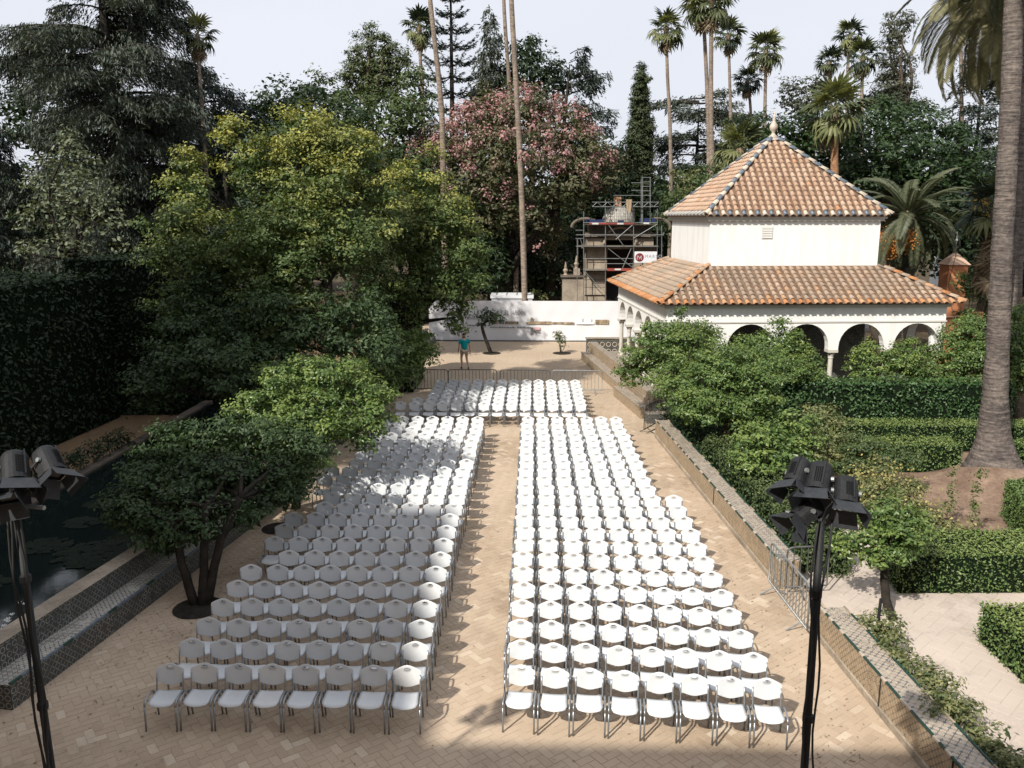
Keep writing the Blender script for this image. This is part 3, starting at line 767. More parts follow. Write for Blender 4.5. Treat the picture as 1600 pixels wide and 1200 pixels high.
# ------------------------------------------------------------------ stone gate under scaffolding
GY = 55.2
k = GY / 1293.0 * 1.0
def gp_(x, y): p = W(x, y, GY); return p[0], p[2]
gate = empty('stone_gate', (0, GY, 0), 0, 'weathered stone portal with tiled dome behind the scaffolding', 'gate')
def gbox(x0, y0, x1, y1, dep, mat, name, yo=0.0, parent=gate):
    a, zt = gp_(x0, y0); b, zb = gp_(x1, y1)
    return MB().box(((a + b) / 2, yo + dep / 2, (zt + max(zb, 0)) / 2), (b - a, dep, zt - max(zb, 0))).build(name, mat, parent)
gbox(917, 388, 947, 470, 2.4, M['stone'], 'pier'); gbox(990, 388, 1021, 470, 2.4, M['stone'], 'pier')
for i, y0 in enumerate((425, 437, 449)):
    for x0 in (913, 930):
        gbox(x0, y0, x0 + 16.3, y0 + 11.4, .12, M['stone'], 'stone_block', -.12)
gbox(911, 384, 1024, 389, 2.9, M['stone'], 'ledge', -.3)
gbox(917, 372, 947, 384, 2.4, M['stone'], 'pier'); gbox(990, 372, 1021, 384, 2.4, M['stone'], 'pier')
gbox(914, 364, 1024, 370, 2.9, M['dark_stone'], 'cornice', -.3)
gbox(921, 352, 1015, 364, 2.2, M['dark_stone'], 'attic')
gbox(947, 370, 990, 375, 2.0, M['stone'], 'lintel')
gbox(947, 375, 990, 470, .2, M['wood_dark'], 'opening_back', 1.6)
gbox(949, 442, 989, 470, .1, M['black_metal'], 'gate_leaf', .9)
gbox(879, 432, 916, 470, 1.2, M['stone'], 'side_wall'); gbox(876, 430, 917, 433, 1.5, M['dark_stone'], 'side_coping', -.15)
gbox(897, 420, 906, 430, 1.0, M['stone'], 'side_post')
mb = MB(); cx, cz = gp_(969, 378); 
pts = [(cx + 1.05 * math.cos(a), -.1, cz - .1 + 1.05 * math.sin(a)) for a in [math.pi * q / 12 for q in range(13)]]
mb.tube(pts, .1, 6).build('arch_moulding', M['stone'], gate)
for sx in (-1, 1):
    pts = [(cx + sx * (2.3 - .9 * math.cos(a)), -.25, cz + .95 + .55 * math.sin(a)) for a in [math.pi * q / 10 for q in range(11)]]
    MB().tube(pts, .11, 6).build('scroll', M['dark_stone'], gate)
for x, y in ((884, 430), (901, 420)):
    a, z = gp_(x, y)
    MB().lathe([(.16, 0), (.08, .1), (.18, .3), (.08, .45), (.10, .5), (.02, .85)], 8, (a, .4, z)).build('finial', M['stone'], gate)
a, z = gp_(971, 347); r = 52 * GY / 1293 / 2
mb = MB()
prof = [(r * math.cos(t), r * .95 * math.sin(t)) for t in [math.pi / 2 * q / 10 for q in range(10)]] + [(.05, r * .95)]
mb.lathe(prof, 24, (a, 2.0, z)); dm = mb.build('dome', M['azulejo_seat'], gate, False, True)
a, z = gp_(969, 322); MB().box((a, 2.0, z + .25), (.48, .48, .8)).build('lantern', surf('brick_lantern', (.45, .26, .16), None, 8), gate)
# scaffold
M['scaffold_tube'] = surf('scaffold_tube', (0.22, 0.23, 0.23), (0.12, 0.125, 0.125), 2, 0.55, 0.4, 0.05)
sc = empty('scaffold', (0, GY - 1.0, 0), 0, 'grey tube scaffold with planks and braces wrapped round the stone gate', 'scaffolding')
def sp(x, y, dy=0.0): p = W(x, y, GY - 1.0); return Vector((p[0], dy, max(p[2], 0.0)))
def pole(x0, y0, x1, y1, dy=0, r=.032, mat='scaffold_tube', name='pole'):
    r = r * .85
    MB().tube([sp(x0, y0, dy), sp(x1, y1, dy)], r, 6).build(name, M[mat], sc)
for x, yt in ((912, 330), (946, 312), (990, 318), (1027, 326), (902, 372), (1034, 352)):
    pole(x, yt, x, 475); pole(x + 3, yt + 2, x + 3, 474, 1.6, .03, 'dull_metal')
for x, yt in ((1005, 276), (1017, 277), (1003, 279)):
    pole(x, yt, x, 350, .3, .034)
for y in (277, 284, 291, 298, 305): pole(1003, y, 1018, y, .3, .025)
for y, x0, x1 in ((285, 988, 1005), (297, 988, 1005), (305, 960, 1005)): pole(x0, y, x1, y, .6, .025)
for y in (348, 367, 385, 404, 421): pole(900 if y in (367, 385) else 911, y, 1037 if y in (367, 404) else 1028, y, -.03)
for y in (404, 412, 438): pole(946, y, 990, y, -.04, .028)
for y in (360, 373): pole(900, y, 912, y, .5, .025)
for q in ((951, 352, 975, 385), (990, 350, 962, 374), (950, 388, 992, 421), (986, 388, 972, 420), (912, 422, 940, 452), (990, 372, 1027, 350), (906, 372, 912, 388)):
    pole(*q, -.08, .03)
for y0, y1 in ((316, 323),):     # lattice girder across the top
    pole(925, y0, 1029, y0, -.1, .03); pole(925, y1, 1029, y1, -.1, .03)
    for i in range(13): pole(925 + i * 8, y0 if i % 2 else y1, 933 + i * 8, y1 if i % 2 else y0, -.1, .022, 'scaffold_tube', 'brace')
for y, x0, x1 in ((351, 913, 1026), (422, 913, 992), (385, 905, 1030)):
    a = sp(x0, y); b = sp(x1, y)
    MB().box(((a.x + b.x) / 2, .75, a.z), (b.x - a.x, 1.3, .07)).build('plank', M['bark_pale'] if y != 385 else M['dark_stone'], sc)
M['toe_red'] = surf('toe_red', (.30, .06, .045), (.2, .04, .03), 3, .7); M['toe_white'] = surf('toe_white', (.6, .6, .58), None, 3, .7)
M['net_blue'] = surf('net_blue', (.02, .035, .11), (.012, .02, .06), 5, .8)
def panel(x0, y0, x1, y1, mat, name, dy=-.12, th=.03):
    a = sp(x0, y1); b = sp(x1, y0); return MB().box(((a.x + b.x) / 2, dy, (a.z + b.z) / 2), (b.x - a.x, th, b.z - a.z)).build(name, mat, sc)
panel(948, 419, 990, 423, M['toe_red'], 'toe_board'); panel(960, 419.5, 970, 422, M['toe_white'], 'toe_board', -.15)
panel(921, 348, 990, 350.5, M['toe_red'], 'toe_board'); panel(925, 348.2, 935, 350.6, M['toe_white'], 'toe_board', -.15); panel(964, 348.2, 974, 350.6, M['toe_white'], 'toe_board', -.15)
panel(1005, 347.5, 1014, 350, M['toe_white'], 'toe_board', -.15)
panel(916, 343, 944, 347, M['net_blue'], 'blue_sheet', .4); panel(1000, 341, 1026, 347, M['net_blue'], 'blue_sheet', .4); panel(966, 344, 976, 347, M['net_blue'], 'blue_sheet', .4)
# safety cage of thin rods over the dome
for i in range(14): x = 946 + i * 3.4; pole(x, 324, x, 348, -.2, .012, 'dull_metal', 'cage_rod')
for y in (328, 333, 338, 343): pole(944, y, 992, y, -.22, .012, 'dull_metal', 'cage_rod')
cl = MB(); p = sp(982, 318)
mg = [[(p.x + (i - 3) * .055 * (1.2 - .12 * j), -.3 + .05 * math.sin(i * 2.2), p.z + .25 - j * .17 - .08 * abs(i - 2) * (j > 0)) for i in range(7)] for j in range(5)]
cl.add([q for row in mg for q in row], [(j * 7 + i, j * 7 + i + 1, (j + 1) * 7 + i + 1, (j + 1) * 7 + i) for j in range(4) for i in range(6)])
props(cl.build('cloth', surf('sand_cloth', (.36, .27, .17), None, 4), None, True, loc=(0, GY - 1, 0)), 'sand-coloured cloth hung over the girder above the dome', 'cloth')
# banner
bn = empty('banner', (0, GY - 1.25, 0), 0, 'white company banner with a dark red round emblem tied to the scaffold', 'banner')
a = W(991, 410.5, GY - 1.25); b = W(1026.5, 393, GY - 1.25)
MB().box(((a[0] + b[0]) / 2, 0, (a[2] + b[2]) / 2), (b[0] - a[0], .02, b[2] - a[2])).build('sheet', M['tarp'], bn)
M['emblem_red'] = surf('emblem_red', (.24, .035, .04), (.12, .018, .022), 3, .7, 0, 0)
ce = W(999.3, 402.2, GY - 1.25); re = 6.4 * GY / 1293
MB().add([(ce[0] + re * math.cos(2 * math.pi * q / 24), -.018, ce[2] + re * math.sin(2 * math.pi * q / 24)) for q in range(24)], [list(range(24))]).build('round_emblem', M['emblem_red'], bn)
for q in ((-.55, -.5, -.5, .35), (-.5, .4, .1, -.15), (.0, -.4, .45, .4), (.1, -.05, .42, .1), (.5, -.5, .42, .1)):
    MB().tube([(ce[0] + q[0] * re, -.026, ce[2] + q[1] * re), (ce[0] + q[2] * re, -.026, ce[2] + q[3] * re)], .022, 4).build('emblem_stroke', M['toe_white'], bn)
lt = W(1007.2, 402.6, GY - 1.25)
text('lettering', 'MARSO', .27, (lt[0], -.02, lt[2]), surf('grey_ink', (.35, .33, .34), None), bn, spacing=1.35)

# ------------------------------------------------------------------ palace behind the camera and an added unseen wing (cast the shade in the foreground)
pal = empty('palace_gallery', (0, 0, 0), 0, 'tall ochre gallery wall of the palace behind the viewpoint, out of frame', 'building')
MB().box((-12, -3.2, 5.85), (60, 5.0, 11.7)).build('wall', M['palace_wall'], pal)
MB().box((-12, -3.2, 11.8), (60.4, 5.4, .2)).build('roof_cornice', M['stone'], pal)
wing = empty('shade_wing', (0, 0, 0), 0, 'tall plain wing added out of frame to the left to shade the pool side', 'building')
MB().box((-23.0, -3.15, 7.9), (20.3, 14.7, 15.8)).build('wall', M['palace_wall'], wing)
MB().box((-23.0, -3.15, 15.9), (20.6, 15.0, .2)).build('roof_cornice', M['stone'], wing)

# ------------------------------------------------------------------ chairs
def shell_grid(fn, nu, nv, th, hole=None):
    """fn(u,v)->point,normal ; two-sided shell with thickness"""
    pass
def chair_seat():
    mb = MB(); nu, nv = 8, 7; top = []; bot = []
    for j in range(nv + 1):
        v = j / nv
        for i in range(nu + 1):
            u = i / nu * 2 - 1
            hw = 0.205 - 0.018 * v - (0.035 if j == 0 else 0)
            y = -0.22 + 0.37 * v
            y -= 0.035 * (1 - u * u) * (1 - v) ** 1.5
            z = 0.452 + 0.012 * u * u - 0.03 * max(0, (.25 - v) / .25) ** 1.6 + 0.002 * v
            top.append((u * hw, y, z)); bot.append((u * hw * .98, y, z - 0.014))
    n = len(top); q = []
    for j in range(nv):
        for i in range(nu):
            a = j * (nu + 1) + i; b = a + 1; c = b + nu + 1; d = a + nu + 1
            q.append((a, b, c, d)); q.append((n + d, n + c, n + b, n + a))
    for i in range(nu):
        q.append((i + 1, i, n + i, n + i + 1)); a = nv * (nu + 1) + i; q.append((a, a + 1, n + a + 1, n + a))
    for j in range(nv):
        a = j * (nu + 1); q.append((a, a + nu + 1, n + a + nu + 1, n + a)); a = a + nu; q.append((a + nu + 1, a, n + a, n + a + nu + 1))
    return mb.add(top + bot, q)
def chair_back(slim=False):
    """peaked shell with a real oval grip hole; leans back"""
    mb = MB()
    def surfp(x, z, off):
        y = 0.175 + (z - 0.47) * 0.16 + 0.024 * (1 - (x / .217) ** 2) - off
        return (x, y, z)
    hc = (0, 0.806); ha, hb = 0.048, 0.017
    outer = [(0, .858), (-.05, .850), (-.11, .828), (-.17, .804), (-.205, .788), (-.218, .772), (-.220, .69), (-.219, .598), (-.210, .578), (-.165, .562), (-.10, .538), (-.05, .523), (0, .517)]
    outer = outer + [(-x, z) for x, z in outer[-2:0:-1]]
    N = len(outer)
    inner = []
    for x, z in outer:
        a = math.atan2((z - hc[1]), x * .6)
        inner.append((ha * math.cos(a), hc[1] + hb * math.sin(a)))
    rings = [outer]
    for t in (.12, .45, .8):
        rings.append([(o[0] + (i[0] - o[0]) * t, o[1] + (i[1] - o[1]) * t) for o, i in zip(outer, inner)])
    rings.append(inner)
    R_ = len(rings); vs = []
    for off in (0, 0.012):
        for k, rg in enumerate(rings):
            for x, z in rg: vs.append(surfp(x, z, off if k else 0.006))
    fs = []
    for s in (0, 1):
        b = s * R_ * N
        for k in range(R_ - 1):
            for i in range(N):
                q = (b + k * N + i, b + k * N + (i + 1) % N, b + (k + 1) * N + (i + 1) % N, b + (k + 1) * N + i)
                fs.append(q if s else q[::-1])
    for i in range(N):
        fs.append(((R_ - 1) * N + i, (R_ - 1) * N + (i + 1) % N, R_ * N + (R_ - 1) * N + (i + 1) % N, R_ * N + (R_ - 1) * N + i))
    return mb.add(vs, fs)
def legs():
    d = {}
    d['front_leg'] = [(0, -.235, 0), (0, -.228, .20), (0, -.222, .40)]
    d['side_rail'] = [(0, -.222, .40), (0, -.215, .445), (0, -.185, .478), (0, -.10, .500), (0, .0, .503), (0, .08, .49), (0, .115, .46)]
    d['rear_leg'] = [(0, .115, .46), (0, .15, .34), (0, .215, 0.0)]
    d['back_post'] = [(0, .12, .40), (0, .155, .47), (0, .185, .60), (0, .205, .72)]
    return d
D = legs(); XS = .236
me_seat = chair_seat().mesh('seat', M['white_plastic'], True)
me_back = chair_back().mesh('backrest', M['white_plastic'], True)
me_part = {}
for k, pts in D.items(): me_part[k] = MB().tube(pts, .0145 if k != 'back_post' else .012, 6).mesh(k, M['steel_tube'], True)
for k in ('front_leg', 'rear_leg'): pass
me_bar = MB().tube([(-XS, 0, 0), (XS, 0, 0)], .010, 6).mesh('cross_bar', M['steel_tube'], True)
def frame_mesh():
    mb = MB()
    for s in (-1, 1):
        for k, pts in D.items():
            x = s * (XS if k != 'back_post' else .205)
            mb.tube([(x, p[1], p[2]) for p in pts], .0135, 4, False)
    mb.tube([(-XS, -.12, .44), (XS, -.12, .44)], .01, 4, False); mb.tube([(-XS, .11, .44), (XS, .11, .44)], .01, 4, False)
    return mb
me_frame = frame_mesh().mesh('frame', M['steel_tube'], True)
def make_chair(full, loc, rz, label, group):
    t = empty('chair', loc, rz, label, 'chair', group)
    obj('seat', me_seat, t); obj('backrest', me_back, t)
    if full:
        for s in (-1, 1):
            for k, nm in (('front_leg', 'leg'), ('rear_leg', 'leg'), ('side_rail', 'side_rail')): obj(nm, me_part[k], t, (s * XS, 0, 0))
            obj('back_post', me_part['back_post'], t, (s * .205, 0, 0))
        obj('cross_bar', me_bar, t, (0, -.12, .44)); obj('cross_bar', me_bar, t, (0, .11, .44))
    else:
        obj('frame', me_frame, t)
    return t
chairs = []      # (x, y, rz, block, row, n from aisle)
cr = random.Random(21)
NCH = 23; P0 = 0.7455
def row_y(k): return 11.40 + k * P0
for k in range(NCH):
    n = 8; skip = []
    if k == 6: skip = [7]
    if k in (10, 11, 12): n = 7
    if k >= 15: n = 7
    for j in range(n):
        if j in skip: continue
        x = -1.93 - j * 0.5265 + .02 * math.sin(k * 1.3)
        chairs.append((x, row_y(k) - .002 * j, 0, 'left', k, j, n))
for k in range(NCH):
    n = 8 if k < 12 else 7
    sl = -0.077 * max(0.0, 1 - k / 15.0)
    for j in range(n):
        x = -0.20 + j * (0.5285 - .0017 * max(0, k - 11)) + .015 * math.sin(k * 1.7 + 1)
        chairs.append((x, row_y(k) + .07 + sl * (j * .528) - (0.0 if k < 12 else 0), sl, 'right', k, j, n))
for k in range(7):
    n0 = 0
    lo = -5.0 if k == 0 else (-4.45 if k == 1 else -4.02)
    xs_ = []
    x = 1.78
    while x > lo - .1: xs_.append(x); x -= 0.521
    for j, x in enumerate(xs_):
        chairs.append((x + .01 * math.sin(k * 2), 30.12 + k * 0.738, 0, 'rear', k, j, len(xs_)))
ORD = ['first', 'second', 'third', 'fourth', 'fifth', 'sixth', 'seventh', 'eighth', 'ninth', 'tenth', 'eleventh', 'twelfth', 'thirteenth', 'fourteenth', 'fifteenth', 'sixteenth', 'seventeenth', 'eighteenth', 'nineteenth', 'twentieth', 'twenty-first', 'twenty-second', 'twenty-third']
chairs.sort(key=lambda c: c[0] ** 2 + c[1] ** 2)
V = []; cnt = 0
stuffed = []
for i, (x, y, rz, blk, k, j, n) in enumerate(chairs):
    rz2 = rz + cr.gauss(0, .022); x += cr.uniform(-.006, .006); y += cr.gauss(0, .013)
    if i < 300:
        rw = 'front row' if k == 0 else ORD[k] + ' row'
        if blk == 'rear': lab = 'white plastic chair in the %s of the rear block, %s from the right' % (rw, ORD[j]); grp = 'chairs in the rear block'
        elif j == 0: lab = 'white plastic chair on the aisle in the %s of the %s block' % (rw, blk); grp = 'chairs in the %s block' % blk
        elif j == n - 1: lab = 'white plastic chair at the outer end of the %s in the %s block' % (rw, blk); grp = 'chairs in the %s block' % blk
        else: lab = 'white plastic chair in the %s of the %s block, %s from the aisle' % (rw, blk, ORD[j]); grp = 'chairs in the %s block' % blk
        make_chair(y < 15.9, (x, y, .001), rz2, lab, grp)
    else: stuffed.append((x, y, rz2))
def far_chairs():
    mbw = MB(); mbw.mi = 0
    s = chair_seat(); b = chair_back(); f = frame_mesh()
    base = np.array(s.v + b.v + f.v); F = [list(q) for q in s.f] + [[i + len(s.v) for i in q] for q in b.f] + [[i + len(s.v) + len(b.v) for i in q] for q in f.f]
    F = np.array(F); mi = np.array([0] * (len(s.f) + len(b.f)) + [1] * len(f.f))
    VV = []; FF = []; 
    for n_, (x, y, rz) in enumerate(stuffed):
        co, si = math.cos(rz), math.sin(rz)
        v = base.copy(); v[:, 0] = base[:, 0] * co - base[:, 1] * si + x; v[:, 1] = base[:, 0] * si + base[:, 1] * co + y
        VV.append(v); FF.append(F + n_ * len(base))
    me = np_mesh('far_chairs', np.concatenate(VV), np.concatenate(FF), M['white_plastic'], smooth=True)
    me.materials.append(M['steel_tube']); me.polygons.foreach_set('material_index', np.tile(mi, len(stuffed)).astype(np.int32))
    o = obj('chair_rows', me)
    props(o, 'farthest rows of white plastic chairs at the back of the seating', 'chairs', None, 'stuff')
far_chairs()

# ------------------------------------------------------------------ crowd barriers
def barrier(loc, rz, L, label, dark=True, feet=True):
    t = empty('crowd_barrier', loc, rz, label, 'barrier', 'metal crowd barriers')
    m = M['dull_metal'] if dark else M['grey_metal']
    h = 1.05; z0 = .18; r = .12
    pts = [(-L / 2, 0, z0)] + [(-L / 2, 0, h - r)] + [(-L / 2 + r * (1 - math.cos(a)), 0, h - r + r * math.sin(a)) for a in (R(30), R(60), R(90))] + [(L / 2 - r * (1 - math.cos(a)), 0, h - r + r * math.sin(a)) for a in (R(90), R(60), R(30))] + [(L / 2, 0, h - r), (L / 2, 0, z0), (-L / 2, 0, z0)]
    MB().tube(pts, .02, 6).build('rail_frame', m, t, True)
    me = MB().tube([(0, 0, z0), (0, 0, h - .01)], .010, 5).mesh('bar', m)
    n = int(L / .15)
    for i in range(1, n): obj('bar', me, t, (-L / 2 + L * i / n, 0, 0))
    if feet:
        for s in (-1, 1):
            MB().tube([(s * (L / 2 - .3), -.28, .015), (s * (L / 2 - .3), -.2, .05), (s * (L / 2 - .3), 0, z0), (s * (L / 2 - .3), .2, .05), (s * (L / 2 - .3), .28, .015)], .016, 5).build('foot', m, t)
    return t
barrier((-4.85, 35.95, 0), 0, 2.1, 'leftmost crowd barrier behind the rear chairs, half under the dark tree')
barrier((-2.70, 35.98, 0), R(1), 2.15, 'crowd barrier behind the rear chairs below the walking man')
barrier((-.38, 35.95, 0), 0, 2.2, 'crowd barrier behind the middle of the rear chairs')
barrier((1.92, 35.9, 0), R(-2), 2.2, 'rightmost crowd barrier behind the rear chairs, ending at the tiled bench', False)
barrier((5.02, 15.3, 0), R(90) + .06, 2.1, 'grey crowd barrier closing the gap between the two tiled walls', False)
barrier((5.65, 16.1, 0), R(8), .9, 'short dark barrier standing behind the lamp post in the wall gap')
barrier((4.35, 29.6, 0), R(60), 1.5, 'crowd barrier mostly hidden under the orange tree at the wall end')

# ------------------------------------------------------------------ flood lamps on poles
def lathe_box(): pass
def flood(parent, loc, aim, roll=0.0, sc_=1.0, tilt=(-.5, .45, .6)):
    """housing is a vaulted tunnel along local +Z (emission), four barn doors at its mouth"""
    hous = MB(); Wd, Ht, L = .25 * sc_, .20 * sc_, .34 * sc_; K = 10
    prof = [(-Wd / 2, -Ht * .5)] + [(-Wd / 2 * math.cos(math.pi * k / K), Ht * .0 + Ht * .52 * math.sin(math.pi * k / K)) for k in range(K + 1)] + [(Wd / 2, -Ht * .5)]
    n = len(prof)
    st = [(-L / 2, .82), (-L / 2 + .03, .97), (-L / 2 + .06, 1.0), (L / 2 - .03, 1.0), (L / 2 - .03, 1.06), (L / 2, 1.06)]
    vs = []
    for z, s in st:
        for x, y in prof: vs.append((x * s, y * s, z))
    fs = []
    for i in range(len(st) - 1):
        for k in range(n): fs.append((i * n + k, i * n + (k + 1) % n, (i + 1) * n + (k + 1) % n, (i + 1) * n + k))
    fs.append(list(range(n))[::-1])
    hous.add(vs, fs)
    h = hous.build('floodlight', M['black_metal'], parent)
    d = Vector(aim).normalized(); up = Vector((0, 0, 1)); x = up.cross(d).normalized(); y = d.cross(x)
    m = Matrix((x, y, d)).transposed()
    if roll: m = m @ Matrix.Rotation(roll, 3, 'Z')
    m = m.to_4x4(); m.translation = Vector(loc); h.matrix_local = m
    # vent strip: raised dark perforated band along the crown of the vault
    vb = MB()
    for i in range(11):
        for j in range(5):
            a = math.pi / 2 + (j - 2) * .16 + .25
            cx, cy = -Wd / 2 * math.cos(a) * 1.015, Ht * .52 * math.sin(a) * 1.015
            z = -L / 2 + .07 + i * (L - .13) / 10
            vb.box((cx, cy, z), (.013 * sc_, .006, .012 * sc_))
    vb.build('vent_grille', surf('vent', (.004, .004, .005), None, 5, .9, 0, 0) if 'vent' not in bpy.data.materials else bpy.data.materials['vent'], h)
    MB().box((Wd / 2 * .55, Ht * .46, -.02), (.012, .012, L * .86)).build('casing_rib', M['black_metal'], h)
    # glass
    MB().add([(-Wd * .44, -Ht * .42, L / 2 - .02), (Wd * .44, -Ht * .42, L / 2 - .02), (Wd * .44, Ht * .3, L / 2 - .02), (-Wd * .44, Ht * .3, L / 2 - .02)], [(0, 1, 2, 3)]).build('lens', M['dull_metal'], h)
    # barn doors
    z0 = L / 2 + .01
    fl = .17 * sc_
    a, b = Wd / 2 * 1.05, Ht * .5
    for nm, q in (('top', [(-a, b, z0), (a, b, z0), (a * 1.35, b + fl * tilt[1], z0 + fl), (-a * 1.35, b + fl * tilt[1], z0 + fl)]),
                  ('bottom', [(-a, -b, z0), (a, -b, z0), (a * 1.35, -b - fl * .9, z0 + fl * .8), (-a * 1.35, -b - fl * .9, z0 + fl * .8)]),
                  ('left', [(-a, -b, z0), (-a, b, z0), (-a - fl * tilt[2], b * 1.5, z0 + fl), (-a - fl * tilt[2], -b * 1.5, z0 + fl)]),
                  ('right', [(a, -b, z0), (a, b, z0), (a + fl * tilt[2], b * 1.5, z0 + fl), (a + fl * tilt[2], -b * 1.5, z0 + fl)])):
        nn = (Vector(q[1]) - Vector(q[0])).cross(Vector(q[2]) - Vector(q[1])).normalized() * .004
        q2 = [tuple(Vector(p) + nn) for p in q]
        MB().add(q + q2, [(0, 1, 2, 3), (7, 6, 5, 4), (0, 4, 5, 1), (1, 5, 6, 2), (2, 6, 7, 3), (3, 7, 4, 0)]).build('barn_door', M['barn_metal'], h)
    # yoke and bolts
    MB().tube([(Wd * .56, 0, 0), (Wd * .62, -Ht * .5, .02), (Wd * .3, -Ht * .85, .03), (-Wd * .3, -Ht * .85, .03), (-Wd * .62, -Ht * .5, .02), (-Wd * .56, 0, 0)], .009, 5).build('yoke', M['black_metal'], h)
    for s in (-1, 1): MB().tube([(s * Wd * .52, 0, 0), (s * Wd * .64, 0, 0)], .02, 8).build('knob', M['grey_metal'], h)
    return h
def lamp(name, base, top_z, lean, label, heads, cable):
    t = empty(name, (base[0], base[1], 0), 0, label, 'floodlight mast', 'floodlight masts')
    MB().tube([(0, 0, -.01), (lean[0] * .5, lean[1] * .5, top_z * .5), (lean[0], lean[1], top_z)], [.038, .035, .031], 10).build('mast', M['black_metal'], t, True)
    for z in (1.9, 3.4, 4.6): MB().lathe([(.04, -.04), (.047, -.03), (.047, .03), (.04, .04)], 10, (lean[0] * z / top_z, lean[1] * z / top_z, z)).build('collar', M['black_metal'], t)
    MB().lathe([(.30, 0), (.30, .03), (.09, .06), (.06, .16)], 12, (0, 0, -.01)).build('base_plate', M['black_metal'], t)
    for k, off in enumerate(cable):
        pts = []
        for i in range(25):
            z = top_z * i / 24; w = off * .75 + .014 * math.sin(z * 2.1 + k * 2) + (.02 * math.sin(z * 5 + k))
            pts.append((lean[0] * z / top_z + w, lean[1] * z / top_z - .05 - .01 * k, z))
        MB().tube(pts, .010, 5).build('cable', M['rubber'], t, True)
    MB().tube([(lean[0] - .26, lean[1] + .1, top_z), (lean[0] + .26, lean[1] - .02, top_z)], .02, 8).build('cross_bar', M['grey_metal'], t)
    for (dx, dy, dz, aim, roll, s) in heads: flood(t, (lean[0] + dx, lean[1] + dy, top_z + dz), aim, roll, s)
    return t
lamp('floodlight_mast', (2.50, 6.75), 5.28, (-.17, -.35), 'black mast with three floodlights and barn doors in front of the garden on the right',
     [(-.17, .16, .33, (-.42, -.60, -.62), .5, .68), (-.02, .08, .30, (-.32, -.66, -.62), .15, .77), (.17, -.02, .22, (-.22, -.72, -.60), -.1, .72), (-.12, .02, .05, (-.75, -.35, -.50), .3, .66)], [-.06, .055])
lamp('floodlight_mast', (-4.28, 6.5), 5.25, (-.10, .05), 'black mast with cables and a floodlight cluster in front of the pool on the left',
     [(.00, .06, .32, (.38, -.64, -.62), -.25, .86), (.22, .20, .34, (.58, -.52, -.60), -.5, .78), (-.30, -.05, .24, (-.30, -.70, -.6), .2, .7), (.02, -.06, .20, (.2, -.8, -.5), .2, .7)], [-.06, -.045, .06, .075])

# ------------------------------------------------------------------ the walking man
def skin_body(name, verts, edges, radii, mat, parent, sub=1, root=0):
    me = bpy.data.meshes.new(name); me.from_pydata(verts, edges, [])
    o = bpy.data.objects.new(name, me); C.objects.link(o)
    md = o.modifiers.new('skin', 'SKIN')
    for i, r in enumerate(radii):
        sv = me.skin_vertices[0].data[i]; sv.radius = (r, r) if not hasattr(r, '__len__') else r; sv.use_root = (i == root)
    if sub:
        s = o.modifiers.new('sub', 'SUBSURF'); s.levels = sub; s.render_levels = sub
    bpy.context.view_layer.update()
    m2 = bpy.data.meshes.new_from_object(o.evaluated_get(bpy.context.evaluated_depsgraph_get()))
    bpy.data.objects.remove(o); m2.materials.clear(); m2.materials.append(mat)
    m2.polygons.foreach_set('use_smooth', [True] * len(m2.polygons)); TRIS[0] += 2 * len(m2.polygons)
    return obj(name, m2, parent)
M['skin'] = surf('skin', (.52, .31, .22), (.48, .28, .19), 6, .6, 0, 0)
M['shirt'] = surf('shirt', (.0, .30, .34), (.0, .25, .28), 5, .85, 0, .3, 22)
M['shorts'] = surf('shorts', (.48, .40, .31), (.42, .35, .27), 5, .9, 0, .3, 22)
M['hair'] = surf('hair', (.02, .014, .01), None, 40, .7, 0, .4, 60)
man = empty('person', (-3.56, 41.95, 0), R(24), 'man in a teal T-shirt and khaki shorts walking away beyond the crowd barriers', 'person')
vb = {}
names = []; vl = []; rl = []; el = []
def J(n, p, r, par=None):
    names.append(n); vl.append(p); rl.append(r)
    if par: el.append((names.index(par), names.index(n)))
J('pelvis', (0, 0, .95), (.15, .11)); J('waist', (0, 0, 1.08), (.135, .10), 'pelvis'); J('chest', (0, .02, 1.28), (.165, .115), 'waist'); J('sh', (0, .02, 1.42), (.13, .09), 'chest')
J('neck', (0, .03, 1.50), .055, 'sh'); J('head1', (-.01, .05, 1.58), (.075, .085), 'neck'); J('head2', (-.01, .055, 1.67), (.085, .10), 'head1'); J('crown', (-.01, .05, 1.75), (.05, .06), 'head2')
for s, nm in ((-1, 'l'), (1, 'r')):
    sw = .06 if s < 0 else -.05
    J(nm + 's', (s * .19, .02, 1.41), .055, 'sh'); J(nm + 'e', (s * .245, -.02 + sw * .4, 1.14), .042, nm + 's'); J(nm + 'w', (s * .265, .02 + sw * 1.6, .89), .028, nm + 'e'); J(nm + 'p', (s * .265, .03 + sw * 1.8, .82), (.036, .02), nm + 'w')
    for q, (dx, ln) in enumerate(((-.024, .075), (-.008, .085), (.008, .08), (.024, .065))):
        J(nm + 'f%d' % q, (s * .265, .03 + sw * 1.8 + dx, .765), .009, nm + 'p'); J(nm + 'g%d' % q, (s * .258, .035 + sw * 1.8 + dx, .765 - ln * .7), .008, nm + 'f%d' % q)
    J(nm + 't', (s * .25, .065 + sw * 1.8, .80), .010, nm + 'p'); J(nm + 'u', (s * .245, .08 + sw * 1.8, .765), .009, nm + 't')
man.scale = (1.10, 1.10, 1.06)
